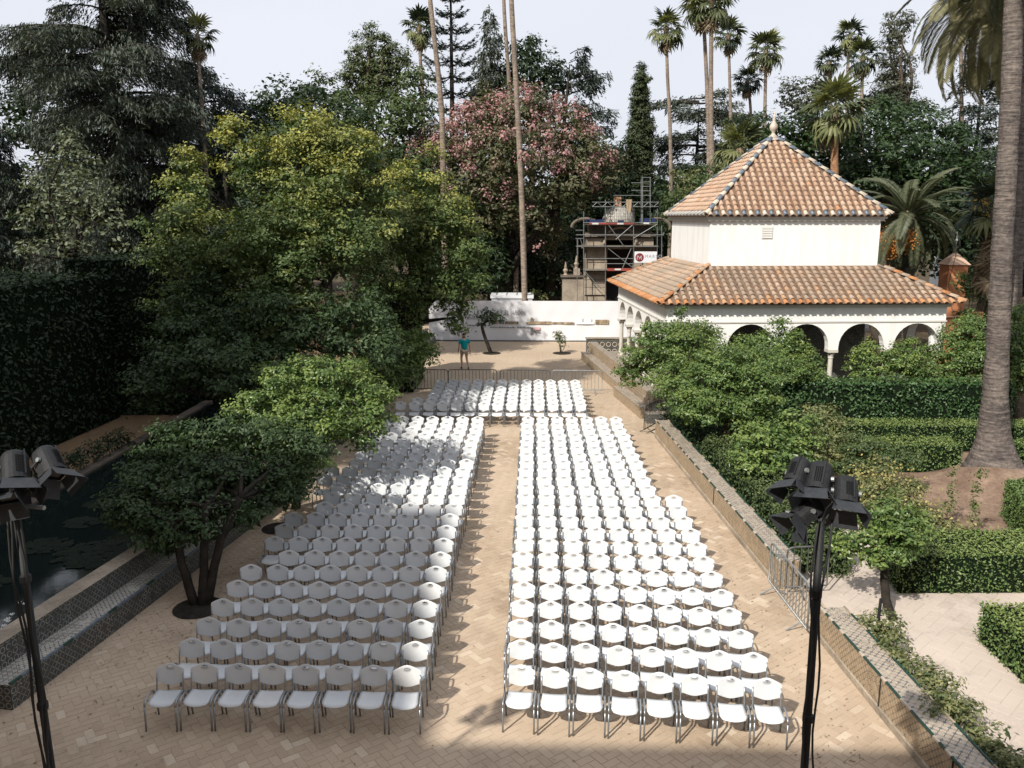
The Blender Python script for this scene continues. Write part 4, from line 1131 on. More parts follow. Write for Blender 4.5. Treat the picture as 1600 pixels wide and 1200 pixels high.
# legs: left forward, right behind
for nm, s, kn, an, toe in (('l', -1, (-.10, .16, .53), (-.12, .02, .13), (-.13, .14, .05)), ('r', 1, (.10, -.02, .50), (.12, -.22, .09), (.13, -.10, .045))):
    J(nm + 'h', (s * .09, 0, .88), .095, 'pelvis'); J(nm + 'k', kn, .058, nm + 'h'); J(nm + 'c', tuple((a * .6 + b * .4) for a, b in zip(kn, an)), .058, nm + 'k'); J(nm + 'a', an, .036, nm + 'c'); J(nm + 'o', toe, (.045, .03), nm + 'a')
skin_body('body', vl, el, rl, M['skin'], man, 1)
tv = [(0, 0, .90), (0, 0, 1.06), (0, .02, 1.28), (0, .02, 1.42), (0, .03, 1.48), (-.20, .02, 1.405), (-.245, .0, 1.22), (.20, .02, 1.405), (.245, -.02, 1.22)]
skin_body('t_shirt', tv, [(0, 1), (1, 2), (2, 3), (3, 4), (3, 5), (5, 6), (3, 7), (7, 8)], [(.185, .135), (.165, .125), (.19, .135), (.15, .105), (.075, .07), .075, .068, .075, .068], M['shirt'], man, 1)
sv_ = [(0, 0, .97), (-.09, .01, .88), (-.10, .12, .64), (.09, -.005, .88), (.10, -.01, .62)]
skin_body('shorts', sv_, [(0, 1), (1, 2), (0, 3), (3, 4)], [(.155, .12), .115, .088, .115, .088], M['shorts'], man, 1)
skin_body('hair', [(-.01, .035, 1.63), (-.01, .03, 1.70), (-.01, .045, 1.765)], [(0, 1), (1, 2)], [(.082, .085), (.095, .10), (.06, .07)], M['hair'], man, 1)
for s, a, t_ in ((-1, (-.12, .0, .045), (-.13, .17, .035)), (1, (.12, -.27, .08), (.13, -.12, .03))):
    skin_body('shoe', [a, tuple((x + y) / 2 for x, y in zip(a, t_)), t_], [(0, 1), (1, 2)], [(.045, .05), (.05, .045), (.045, .032)], M['rubber'], man, 1)
for s in (-1, 1): MB().lathe([(.012, -.03), (.02, 0), (.012, .03)], 6, (s * .085 - .01, .06, 1.645)).build('ear', M['skin'], man, True)
MB().tube([(-.01, .15, 1.66), (-.01, .175, 1.635), (-.01, .15, 1.625)], .014, 6).build('nose', M['skin'], man, True)
for s in (-1, 1): MB().lathe([(.004, -.01), (.011, 0), (.004, .01)], 6, (s * .033 - .01, .143, 1.675)).build('eye', M['hair'], man)
MB().tube([(-.035, .143, 1.60), (-.01, .150, 1.598), (.015, .143, 1.60)], .007, 5).build('mouth', M['skin'], man)

# ------------------------------------------------------------------ foliage toolkit
def unit(a): return a / np.maximum(np.linalg.norm(a, axis=-1, keepdims=True), 1e-9)
def rdir(n): return unit(rng.normal(size=(n, 3)))
def cards(P, N, T, L, Wd, fold=0.12):
    """one pointed four-corner leaf per point: N normal, T long axis"""
    N = unit(N); T = unit(T - N * np.sum(T * N, 1, keepdims=True)); B = np.cross(N, T)
    L = np.asarray(L).reshape(-1, 1); Wd = np.asarray(Wd).reshape(-1, 1)
    n = len(P); V = np.empty((n, 4, 3))
    V[:, 0] = P - T * L * .5
    V[:, 1] = P + B * Wd * .5 + N * Wd * fold - T * L * .08
    V[:, 2] = P + T * L * .5
    V[:, 3] = P - B * Wd * .5 + N * Wd * fold - T * L * .08
    F = np.arange(n * 4).reshape(n, 4)
    return V.reshape(-1, 3), F
def rand_T(N): 
    r = rdir(len(N)); return np.cross(N, r)
def clumps(blobs, clump, under=0.35, K=1.0):
    """clump centres spread over the union surface of ellipsoid blobs"""
    out = []
    B = np.array(blobs, float)
    for bi, b in enumerate(B):
        c, r = b[:3], b[3:6]
        area = 4 * math.pi * ((r[0] * r[1]) ** 1.6 / 3 + (r[0] * r[2]) ** 1.6 / 3 + (r[1] * r[2]) ** 1.6 / 3) ** (1 / 1.6)
        n = max(4, int(K * area / (clump ** 2 * 1.5)))
        u = rdir(n); u = u[(u[:, 2] > -under) | (rng.random(len(u)) < .25)]
        p = c + u * r * rng.uniform(.72, 1.04, (len(u), 1))
        keep = np.ones(len(p), bool)
        for bj, b2 in enumerate(B):
            if bj == bi: continue
            d = np.sqrt((((p - b2[:3]) / b2[3:6]) ** 2).sum(1)); keep &= d > .74
        p = p[keep]; u = u[keep]
        out.append(np.concatenate([p, u], 1))
    return np.concatenate(out)
def crown_cards(blobs, leaf, clump=.5, per=None, asp=.5, under=.35, dens=1.0, inner=.14, flat=.8, young_p=.0, K=1.0, zyoung=None):
    cl = clumps(blobs, clump, under, K)
    nC = len(cl)
    rc = clump * rng.uniform(.55, 1.35, nC)
    per = per or int(dens * 3.2 * (clump ** 2) / (leaf * leaf * asp * .5) * .55)
    cnt = np.maximum(3, (per * (rc / clump) ** 2).astype(int))
    idx = np.repeat(np.arange(nC), cnt)
    n = len(idx)
    d = rdir(n); d[:, 2] = np.where(d[:, 2] < -.35, -d[:, 2] * .6, d[:, 2])
    rad = rng.random(n) ** .45
    P = cl[idx, :3] + d * (rc[idx] * rad)[:, None] * np.array([1, 1, flat])
    out = cl[idx, 3:6]
    N = unit(d * .55 + out * .35 + np.array([0, 0, .45]) + rdir(n) * .55)
    L = leaf * rng.uniform(.65, 1.3, n)
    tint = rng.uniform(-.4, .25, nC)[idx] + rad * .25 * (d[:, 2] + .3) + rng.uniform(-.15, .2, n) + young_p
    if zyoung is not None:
        tint += np.clip((P[:, 2] - zyoung[0]) / (zyoung[1] - zyoung[0]), -.6, 1) * .5  # sunlit yellow of the high crown put into the leaf tint
    tint = np.clip(tint, 0, 1)
    # inner larger leaves that close the crown
    B = np.array(blobs, float); w = (B[:, 3] * B[:, 4] * B[:, 5]); w /= w.sum()
    ni = int(n * inner * 1.7); bi = rng.choice(len(B), ni, p=w)
    Pi = B[bi, :3] + rdir(ni) * B[bi, 3:6] * (rng.uniform(.25, .80, ni))[:, None]
    Ni = unit(rdir(ni) + np.array([0, 0, .3]))
    P = np.concatenate([P, Pi]); N = np.concatenate([N, Ni]); L = np.concatenate([L, leaf * rng.uniform(1.3, 2.1, ni)])
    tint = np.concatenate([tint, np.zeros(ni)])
    V, F = cards(P, N, rand_T(N), L, L * asp)
    return V, F, tint, cl
def limb(mb, a, b, r0, r1, wig=.25, n=6, sides=7, rnd=random):
    a = Vector(a); b = Vector(b); L = (b - a).length; pts = []; rr = []
    off = Vector((rnd.uniform(-1, 1), rnd.uniform(-1, 1), rnd.uniform(-.2, .5))) * L * wig * .5
    for i in range(n + 1):
        t = i / n
        p = a + (b - a) * t + off * math.sin(math.pi * t) + Vector((rnd.uniform(-1, 1), rnd.uniform(-1, 1), 0)) * L * .012 * (0 < i < n)
        pts.append(p); rr.append(r0 + (r1 - r0) * t)
    mb.tube(pts, rr, sides); return pts
def tufts(blobs, n, seed=1, lo=.20, hi=.38, up=.9):
    """small leafy domes standing proud of the big masses, so the outline is ragged"""
    r = random.Random(seed); out = []
    for _ in range(n):
        b = r.choice(blobs); a = r.uniform(0, 2 * math.pi); e = r.uniform(-.1, 1.45)
        k = r.uniform(lo, hi) * (b[3] + b[5]) / 2
        d = (math.cos(a) * math.cos(e), math.sin(a) * math.cos(e), math.sin(e))
        c = [b[i] + d[i] * b[3 + i] * r.uniform(.88, 1.08) for i in range(3)]
        out.append((c[0], c[1], c[2] + k * .3, k, k, k * r.uniform(.8, 1.25) * up))
    return out
def tree(name, base, blobs, mat, label, cat='tree', group=None, leaf=.2, clump=.6, bark='bark', r0=.25, trunks=None, fork=.35, split=None, tuft=None, tsize=(.20, .38), shrink=1.0, **kw):
    """thing: trunk (with limbs) + crown"""
    t = empty(name, tuple(base), 0, label, cat, group)
    base = np.array(base, float)
    bl = [(b[0] - base[0], b[1] - base[1], b[2] - base[2], *b[3:6]) for b in blobs]
    bl = [(*b[:3], b[3] * shrink, b[4] * shrink, b[5] * shrink) for b in bl]
    nt_ = tuft if tuft is not None else len(bl) * 2
    V, F, tint, cl = crown_cards(bl + tufts(bl, nt_, int(abs(base[0] * 13 + base[1])), *tsize), leaf, clump, **kw)
    obj('crown', np_mesh('crown', V, F, mat, tint), t)
    rr = random.Random(int(abs(base[0] * 31 + base[1] * 17)) + 1)
    B = np.array(bl); top = B[B[:, 2].argmax()]; cen = B[:, :3].mean(0)
    mb = MB()
    for tr in (trunks or [(0, 0)]):
        fz = max(.6, (B[:, 2] - B[:, 5]).min() + .25 * B[:, 5].mean())
        f = Vector((tr[0] * .5 + cen[0] * .35 + rr.uniform(-.1, .1), tr[1] * .5 + cen[1] * .35, fz if split is None else split))
        if len(tr) > 2: f = Vector(tr[2])
        p = limb(mb, (tr[0] * .12, tr[1] * .12, -.08), f, r0, r0 * .72, .10, 8, 9, rr)
        for b in bl:
            if trunks and len(trunks) > 1 and rr.random() < .45: continue
            e = Vector((b[0], b[1], b[2] + b[5] * .15))
            q = limb(mb, f, e, r0 * .5, r0 * .10, .3, 6, 6, rr)
            for _ in range(3):
                s = q[rr.randint(2, 5)]
                u = Vector((rr.uniform(-1, 1), rr.uniform(-1, 1), rr.uniform(-.2, 1))).normalized()
                limb(mb, s, s + Vector((u.x * b[3], u.y * b[4], u.z * b[5])) * .7, r0 * .18, r0 * .04, .3, 4, 5, rr)
    mb.build('trunk', M[bark], t, True)
    return t
def pb(x, y, Y, rx, rz, ry=None):
    """ellipsoid at sight line (x,y), distance Y, radii given in sight-line widths"""
    c = W(x, y, Y); s = (Y * .98 + .2 * (CAM_H - c[2])) / FOCAL
    return (c[0], c[1], c[2], rx * s, (ry if ry is not None else (rx + rz) / 2 * s), rz * s)

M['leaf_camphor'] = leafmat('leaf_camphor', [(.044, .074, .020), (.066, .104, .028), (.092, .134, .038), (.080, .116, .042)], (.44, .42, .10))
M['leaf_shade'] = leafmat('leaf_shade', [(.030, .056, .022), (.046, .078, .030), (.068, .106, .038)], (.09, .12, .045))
M['leaf_orange'] = leafmat('leaf_orange', [(.040, .084, .024), (.068, .122, .034), (.105, .168, .046), (.150, .205, .066)], (.24, .30, .075), rough=.36)
M['leaf_dark'] = leafmat('leaf_dark', [(.014, .029, .012), (.021, .040, .016), (.032, .056, .021)], (.055, .085, .03), rough=.5)
M['leaf_ficus'] = leafmat('leaf_ficus', [(.016, .034, .012), (.026, .050, .017), (.038, .068, .022)], (.07, .12, .03), rough=.42)
M['leaf_mid'] = leafmat('leaf_mid', [(0.039, 0.068, 0.023), (0.058, 0.091, 0.031), (0.078, 0.111, 0.042)], (.12, .15, .05))
M['leaf_grey'] = leafmat('leaf_grey', [(0.050, 0.062, 0.043), (0.072, 0.082, 0.055), (0.102, 0.106, 0.072)], (.13, .125, .08))
M['leaf_pale'] = leafmat('leaf_pale', [(.08, .105, .06), (.12, .145, .085), (.17, .19, .115)], (.22, .24, .15))
M['needle_cedar'] = leafmat('needle_cedar', [(.034, .050, .042), (.052, .070, .056), (.080, .096, .072)], (.13, .14, .10), .6, .15)
M['needle_blue'] = leafmat('needle_blue', [(0.022, 0.037, 0.035), (0.035, 0.053, 0.046), (0.050, 0.068, 0.057)], (.08, .10, .07), .6, .15)
M['needle_pine'] = leafmat('needle_pine', [(0.046, 0.068, 0.026), (0.072, 0.099, 0.036), (0.104, 0.127, 0.052)], (.15, .16, .07), .6, .15)
M['leaf_cypress'] = leafmat('leaf_cypress', [(0.029, 0.043, 0.019), (0.043, 0.060, 0.024), (0.060, 0.077, 0.031)], (.08, .09, .04), .6, .1)
M['leaf_floss'] = leafmat('leaf_floss', [(0.048, 0.067, 0.024), (0.072, 0.090, 0.036), (0.102, 0.108, 0.054), (0.132, 0.108, 0.066)], (.15, .12, .07))
M['flower_pink'] = leafmat('flower_pink', [(.33, .14, .16), (.42, .22, .235), (.44, .30, .28), (.27, .18, .15)], None, .6, .3)
M['flower_yellow'] = leafmat('flower_yellow', [(.62, .42, .12), (.75, .55, .20), (.8, .62, .28)], None, .6, .3)
M['flower_white'] = leafmat('flower_white', [(.7, .7, .66), (.8, .8, .78)], None, .6, .2)
M['fruit_orange'] = leafmat('fruit_orange', [(.40, .15, .03), (.50, .22, .05)], None, .6, .1)
M['leaf_hedge'] = leafmat('leaf_hedge', [(.048, .092, .026), (.074, .132, .038), (.108, .172, .052), (.155, .215, .072)], (.26, .31, .09), .42)
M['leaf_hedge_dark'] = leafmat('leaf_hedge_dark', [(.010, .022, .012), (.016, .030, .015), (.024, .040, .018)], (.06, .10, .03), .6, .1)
M['leaf_ivy'] = leafmat('leaf_ivy', [(.028, .072, .024), (.046, .10, .034), (.070, .135, .046)], (.12, .19, .06), .4)
M['leaf_vine'] = leafmat('leaf_vine', [(0.047, 0.074, 0.024), (0.081, 0.108, 0.038), (0.135, 0.155, 0.061), (0.230, 0.230, 0.101)], (.30, .28, .12), .5)
M['leaf_lime'] = leafmat('leaf_lime', [(.24, .23, .08), (.34, .30, .11), (.42, .36, .15)], None, .6, .25)
M['leaf_dry'] = leafmat('leaf_dry', [(.16, .12, .075), (.24, .18, .11), (.30, .24, .15)], (.34, .28, .18), .8, .15)
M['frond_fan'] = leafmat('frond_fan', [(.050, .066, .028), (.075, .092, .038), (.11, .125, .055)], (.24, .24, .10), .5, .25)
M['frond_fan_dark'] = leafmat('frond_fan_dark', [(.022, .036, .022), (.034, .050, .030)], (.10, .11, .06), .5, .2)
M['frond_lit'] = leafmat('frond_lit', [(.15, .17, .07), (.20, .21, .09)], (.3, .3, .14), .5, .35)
M['frond_date'] = leafmat('frond_date', [(.060, .075, .040), (.085, .10, .055), (.13, .135, .075)], (.2, .2, .1), .5, .2)
M['frond_date_pale'] = leafmat('frond_date_pale', [(.17, .165, .085), (.23, .215, .12)], (.28, .26, .15), .5, .25)
def palm_bark(name, c1, c2, sc=5.0, b=.6):
    m, nt, bs, out = new_mat(name)
    tc = nt.nodes.new('ShaderNodeTexCoord'); mp = nt.nodes.new('ShaderNodeMapping'); mp.inputs['Scale'].default_value = (2.2, 2.2, sc * 3)
    nt.links.new(tc.outputs['Object'], mp.inputs[0])
    n = noise(nt, 1.0, 6, vec=mp.outputs[0]); n2 = noise(nt, 9, 5); n3 = noise(nt, .7, 3)
    col = ramp(nt, n, [(.35, c2), (.65, c1)])
    col = mixc(nt, .7, col, ramp(nt, n2, [(.3, (.45, .45, .45)), (.7, (1.35, 1.35, 1.35))]), 'MULTIPLY')
    col = mixc(nt, .5, col, ramp(nt, n3, [(.35, (.6, .6, .65)), (.65, (1.3, 1.25, 1.2))]), 'MULTIPLY')
    nt.links.new(col, bs.inputs['Base Color']); bs.inputs['Roughness'].default_value = .95; bs.inputs['Specular IOR Level'].default_value = .1
    bump(nt, bs, math_(nt, 'ADD', n, n2), b, .05); return m
M['palm_trunk'] = palm_bark('palm_trunk', (.30, .24, .19), (.17, .14, .115))
M['palm_trunk_big'] = palm_bark('palm_trunk_big', (.19, .16, .14), (.075, .065, .06), 5.0, 1.0)
M['palm_trunk_red'] = palm_bark('palm_trunk_red', (.36, .20, .11), (.24, .13, .075))

# ------------------------------------------------------------------ palms
def fan_frond(L=1.0, pet=.8, droop=.5, nb=15, spread=115, w=.085, seed=0, hang=.4):
    """fan leaf along +x: petiole, then pleated blades whose tips droop"""
    r = random.Random(seed); mb = MB()
    mb.tube([(0, 0, 0), (pet * .5, 0, .05), (pet, 0, 0)], [.022, .016, .010], 4, False)
    for i in range(nb):
        a = R(-spread + 2 * spread * i / (nb - 1) + r.uniform(-4, 4)); l = L * (1 - .25 * abs(a) / R(115)) * r.uniform(.88, 1.08)
        dx, dy = math.cos(a), math.sin(a); px_, py_ = -dy, dx
        pts = []
        for t in (0, .35, .68, 1.0):
            dr = -droop * .25 * l * t * t - hang * l * max(0, t - .55) ** 1.3
            pts.append((pet + dx * l * t, dy * l * t, dr + .05 * math.sin(a * 3)))
        ww = [.012, w * .55, w * .42, .006]
        vs = []
        for p, q in zip(pts, ww):
            vs += [(p[0] + px_ * q * l, p[1] + py_ * q * l, p[2] + .0), (p[0], p[1], p[2] + q * .5 * l), (p[0] - px_ * q * l, p[1] - py_ * q * l, p[2])]
        fs = []
        for k in range(3): fs += [(k * 3, k * 3 + 1, k * 3 + 4, k * 3 + 3), (k * 3 + 1, k * 3 + 2, k * 3 + 5, k * 3 + 4)]
        mb.add(vs, fs)
    return mb
def feather_frond(L=3.2, n=46, droop=1.0, seed=0, ll=.42, w=.022):
    r = random.Random(seed); mb = MB(); pts = []
    K = 12
    def C_(t):
        a = .55 - droop * 1.25 * t
        return None
    x = z = 0; ang = .7; P_ = [(0, 0)]
    for i in range(K):
        x += L / K * math.cos(ang); z += L / K * math.sin(ang); P_.append((x, z)); ang -= droop * 1.9 / K * (.5 + i / K)
    mb.tube([(p[0], 0, p[1]) for p in P_], [.030 * (1 - i / K * .8) for i in range(K + 1)], 4, False)
    for s in (-1, 1):
        for i in range(n):
            t = .10 + .88 * i / n; f = t * K; k = min(int(f), K - 1); q = f - k
            bx = P_[k][0] + (P_[k + 1][0] - P_[k][0]) * q; bz = P_[k][1] + (P_[k + 1][1] - P_[k][1]) * q
            tx = P_[k + 1][0] - P_[k][0]; tz = P_[k + 1][1] - P_[k][1]; h = math.hypot(tx, tz); tx /= h; tz /= h
            l = ll * math.sin(math.pi * min(1, .18 + t * .82)) ** .5 * r.uniform(.85, 1.1)
            d = Vector((tx * .62, s * .75, tz * .62 + .14 - .25 * t)).normalized()
            e = Vector((bx, 0, bz)) + d * l; e.z -= .10 * l
            m_ = Vector((bx, 0, bz)) + d * l * .5
            side = Vector((tx, 0, tz)) * w
            mb.add([(bx, 0, bz), tuple(m_ + side), tuple(e), tuple(m_ - side)], [(0, 1, 2, 3)])
    return mb
FAN = {}
for key, mat in (('g', 'frond_fan'), ('d', 'frond_fan_dark'), ('l', 'frond_lit'), ('b', 'leaf_dry')):
    FAN[key] = [fan_frond(.78, .82, .45 + .25 * i, 13, 125, .20, i, .40 + .30 * i).mesh('frond', M[mat]) for i in range(3)]
FEA = {}
for key, mat in (('g', 'frond_date'), ('p', 'frond_date_pale'), ('d', 'frond_fan_dark')):
    FEA[key] = [(feather_frond(3.2, 58, .75 + .22 * i, i, .44, .030) if key != 'p' else feather_frond(3.4, 66, .50 + .16 * i, i, .55, .030)).mesh('frond', M[mat], False) for i in range(3)]
def palm_trunk(t, pts, r0, r1, mat='palm_trunk', flare=1.3, foot=None):
    P_ = [Vector(p) for p in pts]
    # resample
    out = []; n = 70 if foot else 26
    tot = len(P_) - 1
    for i in range(n + 1):
        f = i / n * tot; k = min(int(f), tot - 1); q = f - k
        a = P_[max(k - 1, 0)]; b = P_[k]; c = P_[k + 1]; d = P_[min(k + 2, tot)]
        out.append(.5 * ((2 * b) + (c - a) * q + (2 * a - 5 * b + 4 * c - d) * q * q + (3 * b - a - 3 * c + d) * q ** 3))
    rr = [(r0 + (r1 - r0) * i / n) * (1 + (flare - 1) * max(0, 1 - i / 3.0)) * (1 + .03 * math.sin(i * 5.1)) for i in range(n + 1)]
    if foot: rr = [r + foot * math.exp(-max(p.z, 0) / .62) + foot * .22 * math.exp(-max(p.z, 0) / 2.2) for r, p in zip(rr, out)]
    MB().tube(out, rr, 18 if foot else 12).build('trunk', M[mat], t, True)
    return out[-1]
def fan_palm(base, pts, size, label, n=27, keys='ggdl', dead=5, r=.16, mat='palm_trunk', seed=1, name='fan_palm', group='tall fan palms', low=-62, skirt=0):
    base = Vector([float(c) for c in base])
    t = empty(name, base, 0, label, 'palm', group)
    top = palm_trunk(t, [Vector([float(c) for c in p]) - base for p in pts], r, r * .62, mat)
    rr = random.Random(seed)
    MB().lathe([(r * .6, -.5 * size), (r * 1.1, -.1 * size), (r * .9, .15 * size), (.02, .3 * size)], 8, tuple(top)).build('crownshaft', M['leaf_dry'], t)
    for i in range(n):
        q = i / n; el = 78 - (78 - low) * q + rr.uniform(-8, 8); az = i * 137.5 + rr.uniform(-14, 14)
        k = rr.choice(keys)
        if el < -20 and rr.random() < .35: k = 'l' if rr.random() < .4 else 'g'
        o = obj('frond', FAN[k][min(2, int(q * 3))], t, top + Vector((0, 0, .1 * size)), (rr.uniform(-.35, .35), -R(el), R(az)), [size * rr.uniform(.85, 1.1)] * 3)
        o.rotation_mode = 'XYZ'
    for i in range(dead):
        o = obj('dead_frond', FAN['b'][2], t, top - Vector((0, 0, .25 * size)), (rr.uniform(-.3, .3), R(rr.uniform(62, 84)), R(rr.uniform(0, 360))), [size * rr.uniform(.7, .95)] * 3)
    for i in range(skirt):
        o = obj('dead_frond', FAN['b'][2], t, top - Vector((0, 0, (.4 + 1.6 * i / skirt) * size)), (rr.uniform(-.3, .3), R(rr.uniform(70, 88)), R(rr.uniform(0, 360))), [size * rr.uniform(.7, .95)] * 3)
    return t
def date_palm(base, pts, size, label, n=46, keys='gg', r=.35, seed=1, mat='palm_trunk_big', flare=1.3, low=-55, fruit=0, name='date_palm', azr=None, foot=None):
    base = Vector([float(c) for c in base])
    t = empty(name, base, 0, label, 'palm')
    top = palm_trunk(t, [Vector([float(c) for c in p]) - base for p in pts], r, r * .8, mat, flare, foot)
    rr = random.Random(seed)
    MB().lathe([(r * .8, -.6), (r * 1.25, -.2), (r * 1.1, .25), (.05, .5)], 10, tuple(top)).build('crownshaft', M['leaf_dry'], t)
    for i in range(n):
        q = i / n; el = 70 - (70 - low) * q + rr.uniform(-6, 6); az = i * 137.5 + rr.uniform(-10, 10)
        if azr: az = azr[0] + (azr[1] - azr[0]) * ((i * .618) % 1)
        obj('frond', FEA[rr.choice(keys)][min(2, int(q * 3))], t, top + Vector((0, 0, .2)), (rr.uniform(-.2, .2), -R(el - 38), R(az)), [size * rr.uniform(.88, 1.08)] * 3)
    for i in range(fruit):
        a = R(165 + i * 40); c = top + Vector((math.cos(a) * 1.15 * size, math.sin(a) * .9 * size - .6, -.95 - .35 * (i % 2)))
        P = np.array(c) + rng.normal(size=(420, 3)) * np.array([.20, .20, .26]); N = rdir(420)
        V, F = cards(P, N, rand_T(N), np.full(420, .09), np.full(420, .07)); obj('fruit_cluster', np_mesh('fruit_cluster', V, F, M['fruit_orange']), t)['kind'] = 'stuff'
        MB().tube([top, (top + c) / 2 + Vector((0, 0, .3)), c + Vector((0, 0, .25))], .03, 5).build('fruit_stalk', M['fruit_orange'], t)
    return t

# ------------------------------------------------------------------ conifers
def needle_pads(segs, leaf, wid, dens, hang, asp=.3, lift=0.0):
    """segs: list of (pts array, width scale): pads of cards along branches"""
    Ps, Ns, Ts, Ls = [], [], [], []
    for pts, wsc in segs:
        pts = np.array(pts); L = np.linalg.norm(np.diff(pts, axis=0), axis=1).sum()
        n = max(6, int(dens * L * wid * wsc / (leaf * leaf * asp)))
        t = rng.random(n) ** .75; f = t * (len(pts) - 1); k = np.minimum(f.astype(int), len(pts) - 2); q = (f - k)[:, None]
        c = pts[k] * (1 - q) + pts[k + 1] * q
        d = unit(pts[k + 1] - pts[k]); side = unit(np.cross(d, np.array([0, 0, 1.0])))
        lat = rng.normal(size=n) * wid * wsc * .42 * (1.15 - .75 * t) 
        P = c + side * lat[:, None]; P[:, 2] += rng.normal(size=n) * .10 * wid - np.abs(lat) * .30 * (1 + hang) + lift
        P[:, 2] -= hang * rng.random(n) ** 1.5 * wid * .8
        Ns.append(unit(np.array([0, 0, 1.0]) * (1 - hang * .8) + rdir(n) * .55 + side * np.sign(lat)[:, None] * .4))
        Ts.append(unit(d * .6 + side * np.sign(lat)[:, None] * .6 + np.array([0, 0, -1.0]) * hang * 1.6 + rdir(n) * .3))
        Ps.append(P); Ls.append(leaf * rng.uniform(.6, 1.4, n))
    P, N, T, L = map(np.concatenate, (Ps, Ns, Ts, Ls))
    return cards(P, N, T, L, L * asp, .05)
def conifer(name, base, H, z0, Rf, label, mat, leaf=.3, wid=1.0, dens=1.1, hang=.5, whorl=5, dz=1.0, rise=.1, droop=.35, r0=.4, bark='bark_dark', lean=(0, 0), seed=1, group=None, az=None, sub=3, asp=.3, cat='tree'):
    t = empty(name, tuple(float(c) for c in base), 0, label, cat, group)
    r = random.Random(seed); mb = MB()
    mb.tube([(0, 0, -.1), (lean[0] * .4, lean[1] * .4, H * .45), (lean[0] * .93, lean[1] * .93, H * .93)], [r0, r0 * .65, r0 * .08], 9)
    segs = []; z = z0
    while z < H - .2:
        q = (z - z0) / (H - z0)
        for i in range(whorl if q < .85 else max(3, whorl - 2)):
            a = R(r.uniform(0, 360)) if az is None else R(r.uniform(*az))
            L = Rf(q) * r.uniform(.65, 1.12)
            if L < .2: continue
            p0 = Vector((lean[0] * z / H, lean[1] * z / H, z + r.uniform(-.4, .4) * dz))
            d = Vector((math.cos(a), math.sin(a), 0)); pts = []
            for k in range(6):
                s = k / 5; pts.append(p0 + d * L * s + Vector((-d.y, d.x, 0)) * L * .08 * math.sin(s * 3 + i) + Vector((0, 0, rise * L * s - droop * L * s * s)))
            mb.tube(pts, [max(.012, .09 * L / 4 * (1 - .85 * k / 5)) for k in range(6)], 5, False)
            segs.append((pts[1:], 1.0))
            for m in range(sub):
                s0 = pts[r.randint(1, 4)]; sg = r.choice((-1, 1)); d2 = (d + Vector((-d.y, d.x, 0)) * sg * r.uniform(.5, 1.1)).normalized(); l2 = L * r.uniform(.25, .45)
                p2 = [s0 + d2 * l2 * j / 3 + Vector((0, 0, -droop * l2 * (j / 3) ** 2 * 1.2)) for j in range(4)]
                mb.tube(p2, [.03, .02, .012, .006], 4, False); segs.append((p2, .7))
        z += dz * r.uniform(.75, 1.25)
    V, F = needle_pads([([tuple(p) for p in s], w) for s, w in segs], leaf, wid, dens, hang, asp)
    cz = V.reshape(-1, 4, 3)[:, 0, 2]; tint = np.clip(rng.uniform(-.6, .5, len(F)) + .3 * (cz - z0) / (H - z0), 0, 1)
    obj('crown', np_mesh('crown', V, F, M[mat], tint), t)
    mb.build('trunk', M[bark], t, True)
    return t

